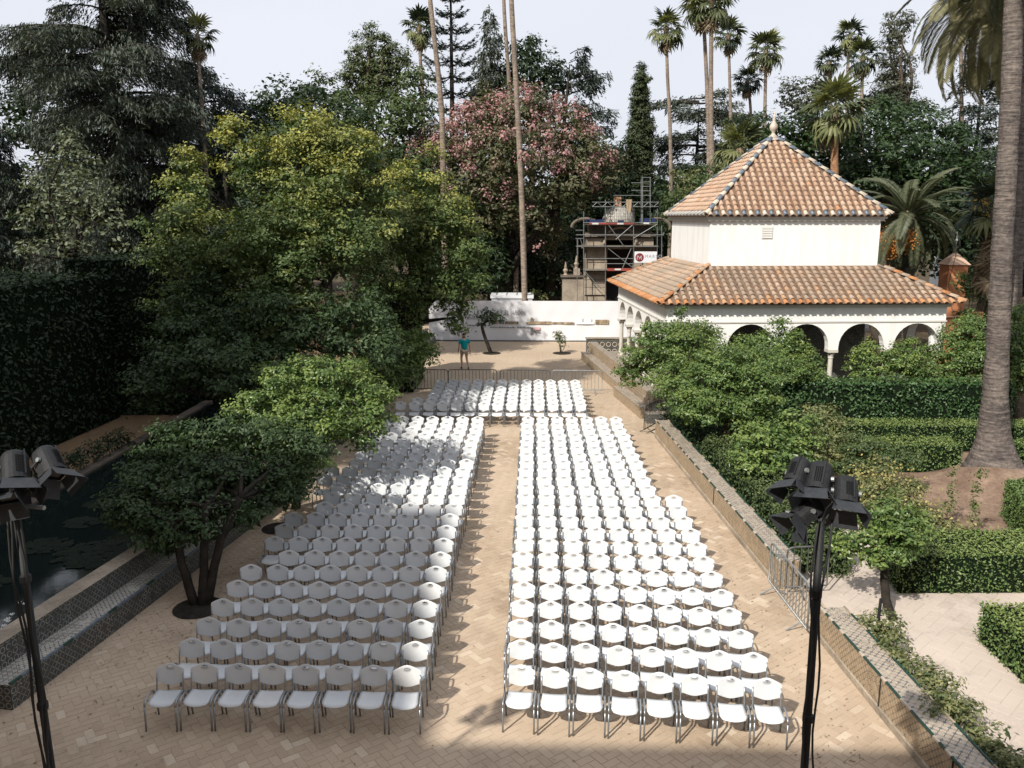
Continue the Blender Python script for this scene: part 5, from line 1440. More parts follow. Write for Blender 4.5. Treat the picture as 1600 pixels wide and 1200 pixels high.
# ------------------------------------------------------------------ clipped hedges
def hedge(poly, z0, z1, label, mat='leaf_hedge', leaf=.07, cover=1.7, name='hedge', cat='hedge', group=None, rough=.03, only=None, core='hedge_core', lumps=0.0, top_tint=.5, topf=None):
    cx = sum(p[0] for p in poly) / len(poly); cy = sum(p[1] for p in poly) / len(poly)
    t = empty(name, (cx, cy, z0), 0, label, cat, group)
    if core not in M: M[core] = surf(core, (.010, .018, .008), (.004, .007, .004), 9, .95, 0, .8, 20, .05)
    ins = .05 + lumps
    pc = []
    for p in poly:
        v = Vector((p[0] - cx, p[1] - cy)); L = v.length; pc.append((v.x * (1 - ins / L), v.y * (1 - ins / L)))
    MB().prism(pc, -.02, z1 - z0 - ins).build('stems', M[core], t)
    P, N = [], []
    n = len(poly); A = leaf * leaf * .5 * .5
    pl = poly if sum(poly[i][0] * poly[(i + 1) % n][1] - poly[(i + 1) % n][0] * poly[i][1] for i in range(n)) > 0 else poly[::-1]
    for i in range(n):
        a, b = np.array(pl[i]), np.array(pl[(i + 1) % n]); d = b - a; L = np.linalg.norm(d); nr = np.array([d[1], -d[0]]) / L
        if only and nr[1] > .35: continue
        m = int(L * (z1 - z0) / A * cover * .55)
        if m < 1: continue
        s = rng.random(m); z = rng.random(m) * (z1 - z0)
        o = rng.normal(size=m) * rough + lumps * np.sin(s * L * 2.3 + z * 1.7) * .6 - rng.random(m) ** 2 * .08
        q = a + d * s[:, None] + nr * o[:, None]
        P.append(np.column_stack([q[:, 0] - cx, q[:, 1] - cy, z])); N.append(np.tile([nr[0], nr[1], .35], (m, 1)))
    xs = [p[0] for p in pl]; ys = [p[1] for p in pl]
    bw = (max(xs) - min(xs)) * (max(ys) - min(ys)); m = int(bw / A * cover * .55)
    q = np.column_stack([rng.uniform(min(xs), max(xs), m), rng.uniform(min(ys), max(ys), m)])
    k = np.array([in_poly(a, b, pl) for a, b in q]) if n != 4 or True else None
    q = q[k] if len(q) else q
    m = len(q); z = np.full(m, z1 - z0) + rng.normal(size=m) * rough + lumps * np.sin(q[:, 0] * 2.1) * np.cos(q[:, 1] * 2.7) - rng.random(m) ** 2 * .06
    P.append(np.column_stack([q[:, 0] - cx, q[:, 1] - cy, z])); N.append(np.tile([0, 0, 1.0], (m, 1)))
    P = np.concatenate(P); N = np.concatenate(N); top = (N[:, 2] > .9)
    st = rng.random(len(P)) < .035; P[st] += N[st] * rng.uniform(.04, .16, (st.sum(), 1))
    thin = np.sin(P[:, 0] * 1.9 + 1.3 * np.sin(P[:, 2] * 2.1)) * np.sin(P[:, 1] * 2.3 + P[:, 2] * 1.7); kp = rng.random(len(P)) > np.clip(thin - .45, 0, 1) * 1.1
    P, N, top = P[kp], N[kp], top[kp]
    N = unit(N + rdir(len(N)) * .75)
    L = leaf * rng.uniform(.7, 1.4, len(P))
    V, F = cards(P, N, rand_T(N), L, L * .5)
    tint = np.clip(rng.uniform(-.5, .35, len(P)) + top * top_tint, 0, 1)  # yellower tint on leaves of the top face
    obj('foliage', np_mesh('foliage', V, F, M[mat], tint), t)
    return t
def shrub(base, blobs, mat, label, leaf=.09, clump=.22, name='shrub', cat='shrub', group=None, flowers=None, stems=5, dens=1.0, young_p=0.0, asp=.5, under=.2, inner=.12):
    base = np.array(base, float); t = empty(name, tuple(base), 0, label, cat, group)
    bl = [(b[0] - base[0], b[1] - base[1], b[2] - base[2], *b[3:6]) for b in blobs]
    V, F, tint, cl = crown_cards(bl, leaf, clump, asp=asp, under=under, dens=dens, young_p=young_p, inner=inner)
    obj('foliage', np_mesh('foliage', V, F, mat, tint), t)
    mb = MB(); rr = random.Random(int(abs(base[0]) * 100))
    for i in range(stems):
        b = bl[i % len(bl)]; limb(mb, (rr.uniform(-.1, .1), rr.uniform(-.1, .1), 0), (b[0] + rr.uniform(-.5, .5) * b[3], b[1] + rr.uniform(-.5, .5) * b[4], b[2] + rr.uniform(0, .5) * b[5]), .022, .008, .3, 4, 5, rr)
    mb.build('stem', M['bark'], t, True)
    if flowers:
        mat2, n, s = flowers
        k = rng.choice(len(cl), n); P = cl[k, :3] + cl[k, 3:6] * .5 * clump + rng.normal(size=(n, 3)) * clump * .6; N = unit(cl[k, 3:6] + rdir(n))
        V, F = cards(P, N, rand_T(N), np.full(n, s), np.full(n, s * .8)); obj('flowers', np_mesh('flowers', V, F, M[mat2]), t)
    return t

# ------------------------------------------------------------------ pool on the left
pw = MB(); pw.add([(-8.95, 9, .55), (-12.3, 9, .55), (-12.6, 15, .55), (-12.6, 31, .55), (-7.4, 31, .55), (-7.9, 20.4, .55)][::-1], [list(range(6))])
water = pw.build('water', M['water']); props(water, kind='structure')
cb = empty('pool_kerb', (0, 0, 0), 0, 'dark stone kerb along the far side of the pool below the young plants', 'kerb')
for i in range(28):
    y = 9 + i * .8; x = -12.45 if y < 15 else -12.6
    MB().box((x - .15 - (15 - min(y, 15)) * -.03, y + .4, .3), (.34, .785, .62)).build('kerb_stone', M['dark_stone'], cb)
for i, (x, y, r) in enumerate([(-10.67, 18.32, .42), (-10.75, 16.9, .55), (-9.3, 16.5, .95), (-10.9, 15.0, .5), (-10.9, 19.6, .4)]):
    t = empty('lily_patch', (x, y, .555), 0, ['small round patch of lily pads in mid pool', 'oval patch of lily pads left of the largest one', 'largest dark patch of lily pads near the tiled rim', 'patch of lily pads at the left edge of the frame', 'farthest small patch of lily pads'][i], 'water lilies', 'lily pads on the pool')
    n = int(110 * r * r / .3); rr_ = .8 * r * np.sqrt(rng.random(n)); a = rng.random(n) * 2 * math.pi
    mb = MB()
    for q in range(n):
        cx, cy = rr_[q] * math.cos(a[q]) * 1.25, rr_[q] * math.sin(a[q]); s = .06 + .05 * rng.random(); th = rng.random() * 6; z = .002 + .012 * rng.random()
        mb.add([(cx, cy, z)] + [(cx + s * math.cos(th + k * 5.8 / 7), cy + s * math.sin(th + k * 5.8 / 7), z + .004 * (k % 2)) for k in range(8)], [(0, k + 1, k + 2) for k in range(7)])
    o = mb.build('lily_pads', M['lily'], t); o['kind'] = 'stuff'
fl = empty('water_lily_flowers', (-9.3, 13.2, .58), 0, 'white water lily blooms close to the near end of the rim', 'flowers')
for i in range(26):
    cx, cy = (rng.normal() * .18, rng.normal() * .45) if i < 18 else (-.9 + rng.normal() * .15, -.3 + rng.normal() * .35)
    mb = MB()
    for k in range(7): a_ = k * .9; mb.add([(cx, cy, 0), (cx + .035 * math.cos(a_ - .3), cy + .035 * math.sin(a_ - .3), .03), (cx + .055 * math.cos(a_), cy + .055 * math.sin(a_), .045), (cx + .035 * math.cos(a_ + .3), cy + .035 * math.sin(a_ + .3), .03)], [(0, 1, 2, 3)])
    mb.build('bloom', M['petal'], fl)
# young plants along the far side
for i in range(15):
    y = 16.2 + i * .62; x = -12.95 + rng.normal() * .05; h = .75 + .2 * rng.random()
    shrub((x, y, 0), [(x, y, h + .1, .24, .24, .30), (x + .08, y + .1, h * .7 + .2, .2, .2, .24)], M['leaf_dark'], 'young dark-leaved shrub in the row beyond the pool, %s from the left' % ORD[i], .10, .14, 'young_shrub', 'shrub', 'row of young shrubs beyond the pool', stems=3, dens=.6, inner=.05)

# ------------------------------------------------------------------ tall clipped hedges on the left
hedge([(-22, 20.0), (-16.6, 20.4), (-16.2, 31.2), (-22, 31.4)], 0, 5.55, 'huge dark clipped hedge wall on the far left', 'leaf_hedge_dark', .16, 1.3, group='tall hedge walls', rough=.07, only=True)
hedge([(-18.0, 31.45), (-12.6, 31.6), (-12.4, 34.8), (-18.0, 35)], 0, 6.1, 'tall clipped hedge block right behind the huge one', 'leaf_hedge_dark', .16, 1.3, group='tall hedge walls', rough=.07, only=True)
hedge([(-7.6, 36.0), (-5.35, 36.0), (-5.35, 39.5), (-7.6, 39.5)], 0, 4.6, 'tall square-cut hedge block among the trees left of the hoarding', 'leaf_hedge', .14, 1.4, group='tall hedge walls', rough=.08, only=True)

# ------------------------------------------------------------------ trees, left half
T_ = lambda x, y, Y, rx, rz, ry=None: pb(x, y, Y, rx, rz, ry)
# big camphor with yellow young growth and sunlight painted on its top
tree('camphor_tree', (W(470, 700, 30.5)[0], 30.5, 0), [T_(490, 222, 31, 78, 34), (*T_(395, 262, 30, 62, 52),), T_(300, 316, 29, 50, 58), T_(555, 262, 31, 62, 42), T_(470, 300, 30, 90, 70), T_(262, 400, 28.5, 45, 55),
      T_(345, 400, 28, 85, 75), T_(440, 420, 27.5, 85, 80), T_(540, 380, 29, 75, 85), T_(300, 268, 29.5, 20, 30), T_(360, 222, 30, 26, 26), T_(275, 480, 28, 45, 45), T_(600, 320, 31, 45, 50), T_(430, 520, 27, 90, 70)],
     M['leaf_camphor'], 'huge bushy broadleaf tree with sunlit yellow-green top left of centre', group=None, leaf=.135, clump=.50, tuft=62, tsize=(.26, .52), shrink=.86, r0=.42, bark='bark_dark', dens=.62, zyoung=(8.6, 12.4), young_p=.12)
tree('camphor_tree', (W(618, 640, 36)[0], 36.0, 0), [T_(655, 290, 35, 52, 45), T_(690, 350, 34, 55, 50), T_(735, 395, 34, 38, 42), T_(640, 380, 34, 60, 60), T_(735, 440, 33.5, 30, 35), T_(690, 450, 33.5, 42, 45), T_(650, 470, 33.5, 30, 50), T_(712, 500, 33.6, 24, 30), T_(590, 430, 33, 40, 60)],
     M['leaf_camphor'], 'yellow-green broadleaf tree overhanging the left end of the hoarding', leaf=.14, clump=.46, tuft=30, tsize=(.25, .5), shrink=.88, r0=.32, bark='bark_dark', dens=.62, zyoung=(7.5, 11), young_p=.04)
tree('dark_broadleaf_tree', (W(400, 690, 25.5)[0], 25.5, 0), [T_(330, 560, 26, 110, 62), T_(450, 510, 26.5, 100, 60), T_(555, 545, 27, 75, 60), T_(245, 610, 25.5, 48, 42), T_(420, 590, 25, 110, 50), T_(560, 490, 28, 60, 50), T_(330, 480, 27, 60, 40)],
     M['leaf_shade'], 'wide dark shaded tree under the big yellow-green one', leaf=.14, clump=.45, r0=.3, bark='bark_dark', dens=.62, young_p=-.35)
tree('dark_broadleaf_tree', (-10.5, 41.5, 0), [(-10.5, 41.5, 10.2, 3.4, 3.2, 3.0), (-8.6, 42.5, 7.5, 2.6, 2.6, 2.6), (-12, 41, 7.5, 2.6, 2.6, 3)], M['leaf_dark'], 'tall dark tree hidden between the yellow-green trees and the hoarding', leaf=.24, clump=.7, r0=.3, bark='bark_dark', dens=.6, inner=.4)
tree('dark_broadleaf_tree', (-6.75, 31.8, 0), [T_(640, 562, 32, 40, 36), T_(605, 590, 31.5, 40, 34), T_(590, 540, 33, 35, 40), T_(660, 545, 33, 22, 22)],
     M['leaf_orange'], 'leaning dark orange tree by the leftmost crowd barrier', leaf=.13, clump=.35, r0=.11, bark='bark_dark', dens=.7)
# orange trees beside the left block
tree('orange_tree', (-6.38, 21.0, 0), [T_(480, 600, 21.8, 80, 42), T_(545, 625, 21.5, 66, 45), T_(425, 645, 20.8, 62, 45), T_(500, 660, 20.6, 80, 50), T_(560, 680, 20.6, 42, 34), T_(440, 700, 19.8, 58, 45), T_(480, 735, 19.4, 42, 32), T_(590, 650, 21, 30, 34)],
     M['leaf_orange'], 'orange tree with bright sunlit leaves leaning over the left block of chairs', group='orange trees', leaf=.105, clump=.28, r0=.13, bark='bark', dens=.85, young_p=.10, split=1.4)
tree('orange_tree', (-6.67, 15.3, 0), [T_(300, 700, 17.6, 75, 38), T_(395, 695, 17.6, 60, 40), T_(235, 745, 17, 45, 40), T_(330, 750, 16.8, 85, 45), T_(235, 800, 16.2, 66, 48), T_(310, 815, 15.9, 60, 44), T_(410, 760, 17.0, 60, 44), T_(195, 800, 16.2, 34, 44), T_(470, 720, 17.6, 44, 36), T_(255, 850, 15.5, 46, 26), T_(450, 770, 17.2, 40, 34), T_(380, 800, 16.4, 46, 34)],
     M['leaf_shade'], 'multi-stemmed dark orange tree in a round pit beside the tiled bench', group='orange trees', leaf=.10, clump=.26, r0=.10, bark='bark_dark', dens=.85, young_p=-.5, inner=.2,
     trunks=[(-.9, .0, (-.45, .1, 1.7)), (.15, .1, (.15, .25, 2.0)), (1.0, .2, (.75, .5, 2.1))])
for x, y, r, lab in ((-6.67, 15.16, .46, 'round black tree pit under the multi-stemmed tree'), (-6.38, 19.48, .38, 'empty round tree pit beside the outer end of the left block'), (-2.42, 46.96, .5, 'round dark pit of the small black-trunked tree'), (1.62, 47.07, .5, 'round dark pit of the small pale shrub')):
    props(MB().lathe([(r, 0), (r + .03, .012), (r + .03, .016), (r, .02)], 24).build('tree_pit', M['bark_dark'], None, False, loc=(x, y, 0)), lab, 'tree pit', 'round tree pits in the paving')
# small ones before the hoarding
tree('small_tree', (-2.42, 47.0, 0), [T_(762, 497, 47, 20, 10), T_(755, 505, 47, 12, 9), T_(775, 500, 46.8, 14, 8), T_(768, 489, 47, 8, 6)],
     M['leaf_dark'], 'small tree with a leaning black trunk in front of the hoarding', leaf=.15, clump=.25, r0=.12, bark='bark_dark', dens=.5, split=2.2, trunks=[(0, 0, (-.55, 0, 1.6))])
shrub((1.62, 47.0, 0), [T_(873, 530, 47, 7, 7), T_(880, 534, 47, 7, 7), T_(871, 524, 47, 6, 5), T_(878, 542, 47, 5, 5)], M['leaf_pale'], 'small pale young tree in a round pit before the hoarding', .14, .22, 'young_tree', 'tree', dens=.55, stems=5)
shrub((.6, 54, 0), [T_(843, 466, 54, 10, 9), T_(838, 462, 54, 7, 9)], M['leaf_vine'], 'yellow-green shrub peeping over the hoarding', .2, .3, dens=.6)

# pale spray tree above the hedge
tree('pale_tree', (W(120, 500, 38)[0], 38, 0), [T_(110, 262, 38, 45, 28), T_(80, 300, 38, 45, 30), T_(140, 310, 38, 55, 34), T_(80, 350, 37.5, 50, 30), T_(150, 350, 37.5, 55, 26), T_(190, 392, 37, 24, 14), T_(90, 390, 37, 55, 18), T_(110, 230, 38, 14, 26), T_(45, 400, 37, 24, 12)],
     M['leaf_pale'], 'pale drooping small-leaved tree above the huge hedge', leaf=.20, clump=.42, r0=.2, bark='bark_dark', dens=.26, inner=.05)
# cedars
conifer('deodar_cedar', (W(205, 500, 46)[0], 46, 0), 27.5, 5.0, lambda q: (6.6 + 1.0 * math.sin(q * 17)) * (1 - q) ** .45 * (1 - .2 * max(0, .3 - q) / .3), 'giant weeping cedar with grey-green drooping branches at upper left', 'needle_cedar', .26, 1.35, 1.7, .5, 9, 1.05, .34, .40, .5, seed=4, sub=5, asp=.24)
conifer('dark_cedar', (W(-30, 500, 44)[0], 44, 0), 17.5, 4.5, lambda q: 4.3 * (1 - q) ** .5, 'dark drooping cedar cut by the left frame edge', 'needle_blue', .32, 1.3, 1.5, .6, 6, 1.0, .25, .45, .42, seed=9, asp=.22)
conifer('dark_cedar', (W(335, 500, 53)[0], 53, 0), 17.6, 8.0, lambda q: 4.6 * (1 - q * q) ** .5, 'dark flat-topped cedar behind the leaning palm at upper left', 'needle_blue', .34, 1.6, 1.5, .35, 7, 1.1, .2, .25, .5, seed=5, asp=.24)
tree('dark_evergreen', (W(420, 500, 56)[0], 56, 0), [T_(400, 205, 56, 62, 45), T_(345, 215, 56, 55, 55), T_(440, 190, 56, 34, 36), T_(430, 240, 55, 55, 55), T_(350, 290, 55, 70, 60), T_(460, 280, 55, 40, 50), T_(420, 330, 55, 90, 50)],
     M['leaf_dark'], 'dark rounded evergreen behind the yellow-green tree', leaf=.30, clump=1.0, r0=.4, dens=.6)
tree('dark_evergreen', (W(40, 500, 52)[0], 52, 0), [T_(30, 200, 52, 60, 45), T_(80, 220, 52, 60, 60), T_(0, 300, 52, 60, 60), T_(60, 380, 50, 90, 60), T_(220, 330, 52, 90, 70), T_(200, 230, 54, 60, 60)],
     M['leaf_dark'], 'dark evergreen mass below the cedars at far left', leaf=.32, clump=1.0, r0=.4, dens=.5)
# middle background
def candle(x, y, Y, w, h): return [T_(x, y + h * .45, Y, w, h * .55, w * Y / FOCAL), T_(x, y + h * .05, Y, w * .6, h * .4, w * Y / FOCAL * .6)]
cd = []
for x, y, w, h in ((580, 55, 15, 60), (560, 80, 15, 55), (601, 78, 14, 55), (547, 100, 12, 50), (620, 92, 13, 50), (634, 98, 9, 45), (588, 100, 22, 60), (572, 120, 26, 50), (612, 125, 22, 50), (541, 128, 10, 40)):
    cd += candle(x, y, 62, w, h)
tree('pine_tree', (W(585, 500, 62)[0], 62, 0), cd, M['needle_pine'], 'pointed light green pine with upright candle branches', leaf=.34, clump=.55, asp=.22, r0=.35, dens=.6)
tree('broadleaf_tree', (W(560, 500, 57)[0], 57, 0), [T_(515, 165, 57, 42, 34), T_(495, 205, 57, 48, 42), T_(560, 195, 57, 60, 45), T_(625, 195, 57, 55, 50), T_(650, 160, 58, 28, 40), T_(580, 250, 56, 80, 45), T_(540, 215, 56, 50, 40)],
     M['leaf_mid'], 'rounded mid-green tree at the foot of the pointed pine', leaf=.28, clump=.8, r0=.4, dens=.62)
def arauc(base, H, label):
    t = empty('norfolk_pine', tuple(base), 0, label, 'tree'); mb = MB(); mb.tube([(0, 0, 0), (0, 0, H)], [.4, .05], 8)
    segs = []; z = H - 1.2; L = .9; r = random.Random(2)
    while z > 8.0:
        off = r.uniform(0, 60)
        for i in range(7):
            a = R(off + i * 51.4); d = Vector((math.cos(a), math.sin(a), 0)); l = L * r.uniform(.85, 1.1)
            pts = [Vector((0, 0, z)) + d * l * s + Vector((0, 0, -.18 * l * math.sin(s * 2.6) + .32 * l * s * s)) for s in (0, .2, .4, .6, .8, 1)]
            mb.tube(pts, [.06, .05, .04, .03, .02, .01], 4, False); segs.append((pts[1:], 1.0))
            for s in (-1, 1):
                d2 = (d + Vector((-d.y, d.x, 0)) * s * .55).normalized(); p2 = [pts[2] + d2 * l * .5 * j / 3 + Vector((0, 0, .10 * l * (j / 3) ** 2)) for j in range(4)]
                segs.append((p2, .8)); mb.tube(p2, [.03, .02, .015, .01], 4, False)
        z -= 1.05 + .05 * L; L = min(2.9, L + .30)
    V, F = needle_pads([([tuple(p) for p in s], w) for s, w in segs], .30, .42, 1.9, 0, .28)
    obj('crown', np_mesh('crown', V, F, M['needle_blue'], np.clip(rng.uniform(-.5, .4, len(F)), 0, 1)), t); mb.build('trunk', M['bark_dark'], t)
arauc((W(711, 500, 68)[0], 68, 0), 26.5, 'tall tiered pine with bare stem showing between its whorls')
conifer('weeping_conifer', (W(768, 500, 66)[0], 66, 0), 23.6, 8, lambda q: 2.6 * (1 - q) ** .55, 'grey-green drooping conifer right of the tiered pine', 'needle_cedar', .34, 1.2, 1.5, .6, 6, .9, .2, .4, .35, seed=12, asp=.26)
tree('broadleaf_tree', (W(830, 500, 68)[0], 68, 0), [T_(822, 90, 68, 26, 28), T_(840, 120, 67, 40, 35), T_(808, 110, 67, 28, 35), T_(790, 140, 67, 40, 34), T_(870, 140, 66, 32, 30)], M['leaf_dark'], 'dark leafy treetop between the tall palm trunks', leaf=.32, clump=.7, r0=.3, dens=.6)
conifer('sweeping_cedar', (W(855, 500, 60)[0], 60, 0), 19.3, 9.5, lambda q: 5.0 * (1 - q * q) ** .6 * (.9 + .1 * math.sin(q * 20)), 'dark cedar with long branches sweeping out to the right against the sky', 'needle_blue', .36, 1.15, 1.15, .45, 4, 1.0, .55, .35, .45, lean=(1.5, 0), seed=16, az=(-70, 80), asp=.22)
tree('cypress_tree', (W(1001, 500, 72)[0], 72, 0), [T_(1001 + dx, y, 72, w, 22) for dx, y, w in ((0, 122, 8), (0, 138, 12), (-1, 160, 15), (0, 182, 17), (0, 205, 19), (-1, 228, 21), (-1, 252, 22), (-1, 276, 22), (0, 300, 22), (0, 325, 22))],
     M['leaf_cypress'], 'tall narrow dark cypress standing alone against the sky', leaf=.20, clump=.34, asp=.4, r0=.3, dens=1.1, inner=.3, under=.9, K=1.5)
conifer('flat_cedar', (W(1078, 500, 76)[0], 76, 0), 17.8, 8.5, lambda q: 4.6 if q > .3 else 3.6, 'flat-tiered cedar right of the cypress', 'needle_cedar', .40, 1.7, 1.5, .2, 8, 1.5, .1, .10, .5, seed=8, asp=.3)
# pink floss-silk tree
fbl = [T_(x, y, Y + 9.5, a, b) for x, y, Y, a, b in ((808, 182, 48, 62, 44), (755, 205, 48, 55, 46), (865, 205, 48, 55, 44), (700, 245, 47.5, 55, 46), (640, 258, 47, 46, 34), (800, 260, 46, 90, 60), (905, 250, 47.5, 52, 44), (938, 275, 48, 42, 36), (880, 300, 46, 55, 45), (740, 300, 46, 70, 50), (835, 350, 46.5, 38, 30), (780, 340, 46, 40, 40), (690, 330, 47, 50, 50), (860, 375, 48, 26, 30))]
ft = tree('floss_silk_tree', (W(785, 500, 58.5)[0], 58.5, 0), fbl, M['leaf_floss'], 'wide tree covered in pink blossom in the middle background', leaf=.25, clump=.75, r0=.42, bark='bark_dark', dens=.50, inner=.16, split=3.5)
bl = [(b[0] - ft.location.x, b[1] - 58.5, b[2], *b[3:6]) for b in fbl]
cl = clumps(bl[:12], .6, .2, 1.6)
wts = np.clip((cl[:, 2] - 6.5) / 7.5 - .05 * cl[:, 0], .05, 1.15) * (.35 + .65 * rng.random(len(cl))); cl = cl[rng.random(len(cl)) < wts * .72]
idx = np.repeat(np.arange(len(cl)), 42); n = len(idx); d = rdir(n); P = cl[idx, :3] + cl[idx, 3:6] * .25 + d * rng.random(n)[:, None] * .62
V, F = cards(P, unit(d + np.array([0, -.3, .6])), rdir(n), rng.uniform(.12, .24, n), rng.uniform(.09, .17, n))
obj('blossom', np_mesh('blossom', V, F, M['flower_pink']), ft)
for i, (x, y, Y, rx, rz) in enumerate(((640, 290, 56, 60, 70), (720, 390, 57, 70, 70), (835, 400, 62, 55, 70), (930, 330, 70, 60, 90), (960, 270, 74, 50, 50), (1060, 330, 66, 50, 60))):
    tree('background_tree', (W(x, 500, Y)[0], Y, 0), [T_(x, y, Y, rx, rz), T_(x - rx * .5, y + rz * .5, Y - 1, rx * .8, rz * .7), T_(x + rx * .5, y + rz * .6, Y - 1, rx * .8, rz * .7)],
         M['leaf_dark'], ['shaded tree left of the pink one', 'dark tree behind the leaning yellow-green tree', 'dark tree below the pink canopy, left of the scaffold', 'dark tree right behind the scaffold dome', 'dark small tree under the right edge of the pink canopy', 'dark tree between scaffold and pavilion roof'][i], group='dark trees behind the hoarding', leaf=.34, clump=.9, r0=.3, dens=.5, inner=.3)
for i, (x, y, Y, rx, rz, m) in enumerate(((1075, 290, 58, 26, 18, 'leaf_vine'), (1110, 285, 56, 28, 20, 'leaf_mid'), (1140, 280, 56, 26, 20, 'leaf_vine'), (1055, 320, 56, 22, 24, 'leaf_mid'), (1160, 215, 68, 34, 34, 'leaf_mid'))):
    tree('background_shrub', (W(x, 500, Y)[0], Y, 0), [T_(x, y, Y, rx, rz), T_(x, y + rz * 1.4, Y, rx * .9, rz * 1.3)], M[m], ['yellowish shrub left of the pavilion ridge', 'green shrub behind the pavilion roof slope', 'yellow-green shrub close behind the pavilion roof', 'light green bush between scaffold and upper roof', 'pointed bush below the paired palms'][i], 'shrub', leaf=.22, clump=.5, r0=.12, dens=.6)

# ------------------------------------------------------------------ palms
def PW_(x, y, Y): return W(x, y, Y)
def fp(xs, Y, size, label, **kw):
    """xs: sight points from crown down"""
    pts = [W(x, y, Y) for x, y in xs][::-1]
    b = np.array([pts[0][0], Y, 0.0])
    fan_palm(b, [b] + [p for p in pts if p[2] > 1.5], size, label, **kw)
fp([(309, 58), (312, 120), (316, 170), (320, 240)], 47.5, .84, 'thin palm leaning before the giant weeping cedar', n=22, r=.13, seed=3, keys='gdl', dead=8)
fp([(655, 45), (657, 95), (660, 150), (662, 230)], 62, 1.0, 'fan palm with a round crown left of the tiered pine', seed=4, keys='gdd', r=.17)
fp([(665, -80), (672, 0), (682, 90), (688, 150), (692, 230)], 54, 1.2, 'tall palm trunk with its crown above the frame, left of the tiered pine', seed=5, n=20, r=.20)
fp([(784, -90), (788, 20), (795, 120), (800, 200), (806, 300)], 58, 1.2, 'thinner of the two palm trunks rising out of the pink tree', seed=6, n=20, r=.17)
fp([(792, -160), (800, 20), (809, 180), (816, 330), (820, 480)], 52.6, 1.2, 'long pale palm trunk crossing the pink tree down to the hoarding', seed=7, n=20, r=.21)
fp([(1041, 48), (1043, 120), (1047, 200), (1048, 330)], 62, 1.05, 'slender fan palm standing alone right of the cypress', seed=8, keys='ggdl')
fp([(1098, 8), (1102, 80), (1106, 170), (1107, 280)], 60, 1.25, 'left trunk of the tall palm pair above the pavilion', seed=9, keys='ggl', r=.18)
fp([(1112, 2), (1111, 90), (1111, 190), (1112, 290)], 58, 1.25, 'right trunk of the tall palm pair above the pavilion', seed=10, keys='ggl', r=.20)
fp([(1138, 58), (1140, 120), (1142, 200), (1143, 260)], 68, .98, 'dark-crowned fan palm right of the tall pair', seed=11, keys='gd')
fp([(1168, 128), (1172, 160), (1174, 200), (1175, 260)], 72, .95, 'lowest and darkest of the fan palms left of the ball finial', seed=12, keys='dd')
fp([(1197, 82), (1196, 130), (1195, 190), (1195, 260)], 62, 1.05, 'fan palm rising directly above the ball finial', seed=13, keys='ggl')
fp([(1295, 98), (1297, 125), (1298, 160), (1299, 240)], 70, .85, 'smallest fan palm of the right-hand trio', seed=14, keys='gd')
fp([(1328, 58), (1325, 100), (1323, 150), (1322, 240)], 70, .98, 'tallest fan palm of the right-hand trio', seed=15, keys='gdl')
fp([(1348, 92), (1347, 130), (1346, 180), (1346, 240)], 64, 1.02, 'fan palm of the right-hand trio beside the ragged tree', seed=16, keys='gdl')
fp([(1305, 175), (1304, 230), (1304, 280), (1304, 340)], 46, 1.25, 'fan palm with a reddish trunk close behind the pavilion roof', seed=17, keys='ggl', r=.26, mat='palm_trunk_red', n=34, low=-70, dead=2)
fp([(1156, 238), (1157, 270), (1158, 310)], 50, 1.2, 'low bushy fan palm behind the left slope of the upper roof', seed=18, keys='ggl', n=32, r=.25)
fp([(1500, 20), (1502, 120), (1503, 220), (1504, 320)], 60, .9, 'thin bare palm trunk behind the date fronds at the right', seed=19, keys='gd', n=16, r=.17)
fp([(1556, 330), (1556, 380), (1556, 440)], 38, 1.25, 'fan palm with a brown skirt of dead leaves beside the big trunk', seed=20, keys='ggd', n=26, r=.2, dead=10, skirt=18)
date_palm((W(1418, 600, 43)[0], 43, 0), [(W(1418, 600, 43)[0], 43, 0), W(1418, 460, 43), W(1418, 345, 43)], 1.12, 'date palm with orange fruit clusters right of the pavilion', n=54, keys='gg', r=.38, seed=5, low=-62, fruit=3, flare=1.1)
# the big trunk in the right foreground
bt = [(float(W(1552, 745, 24)[0]), 24.0, 0), W(1554, 640, 24.1), W(1560, 520, 24.3), W(1565, 400, 24.5), W(1572, 280, 24.7), W(1580, 130, 24.9), W(1584, 0, 25.2), W(1590, -130, 25.5)]
bpt = date_palm(bt[0], bt, .95, 'giant grey palm trunk in the right foreground rising out of frame', n=40, keys='gp', r=.30, seed=8, flare=1.0, foot=.75, low=-50)
bt2 = [(W(1562, 700, 27)[0], 27, 0), W(1568, 560, 27.1), W(1578, 430, 27.3), W(1590, 300, 27.6), W(1595, 150, 28), W(1600, -60, 28.3)]
date_palm(bt2[0], bt2, .95, 'slimmer brown palm trunk right behind the giant one', n=30, keys='gg', r=.15, seed=9, flare=1.2, low=-50)
# pale date fronds entering from the top right
dp = date_palm((W(1545, 500, 34)[0] + 1.2, 34, 0), [(W(1545, 500, 34)[0] + 1.2, 34, 0), W(1590, 300, 34), W(1585, 100, 33), W(1560, -12, 31)], 1.25, 'pale date palm fronds hanging into the top right corner', n=60, keys='ppg', r=.30, seed=3, low=-60)

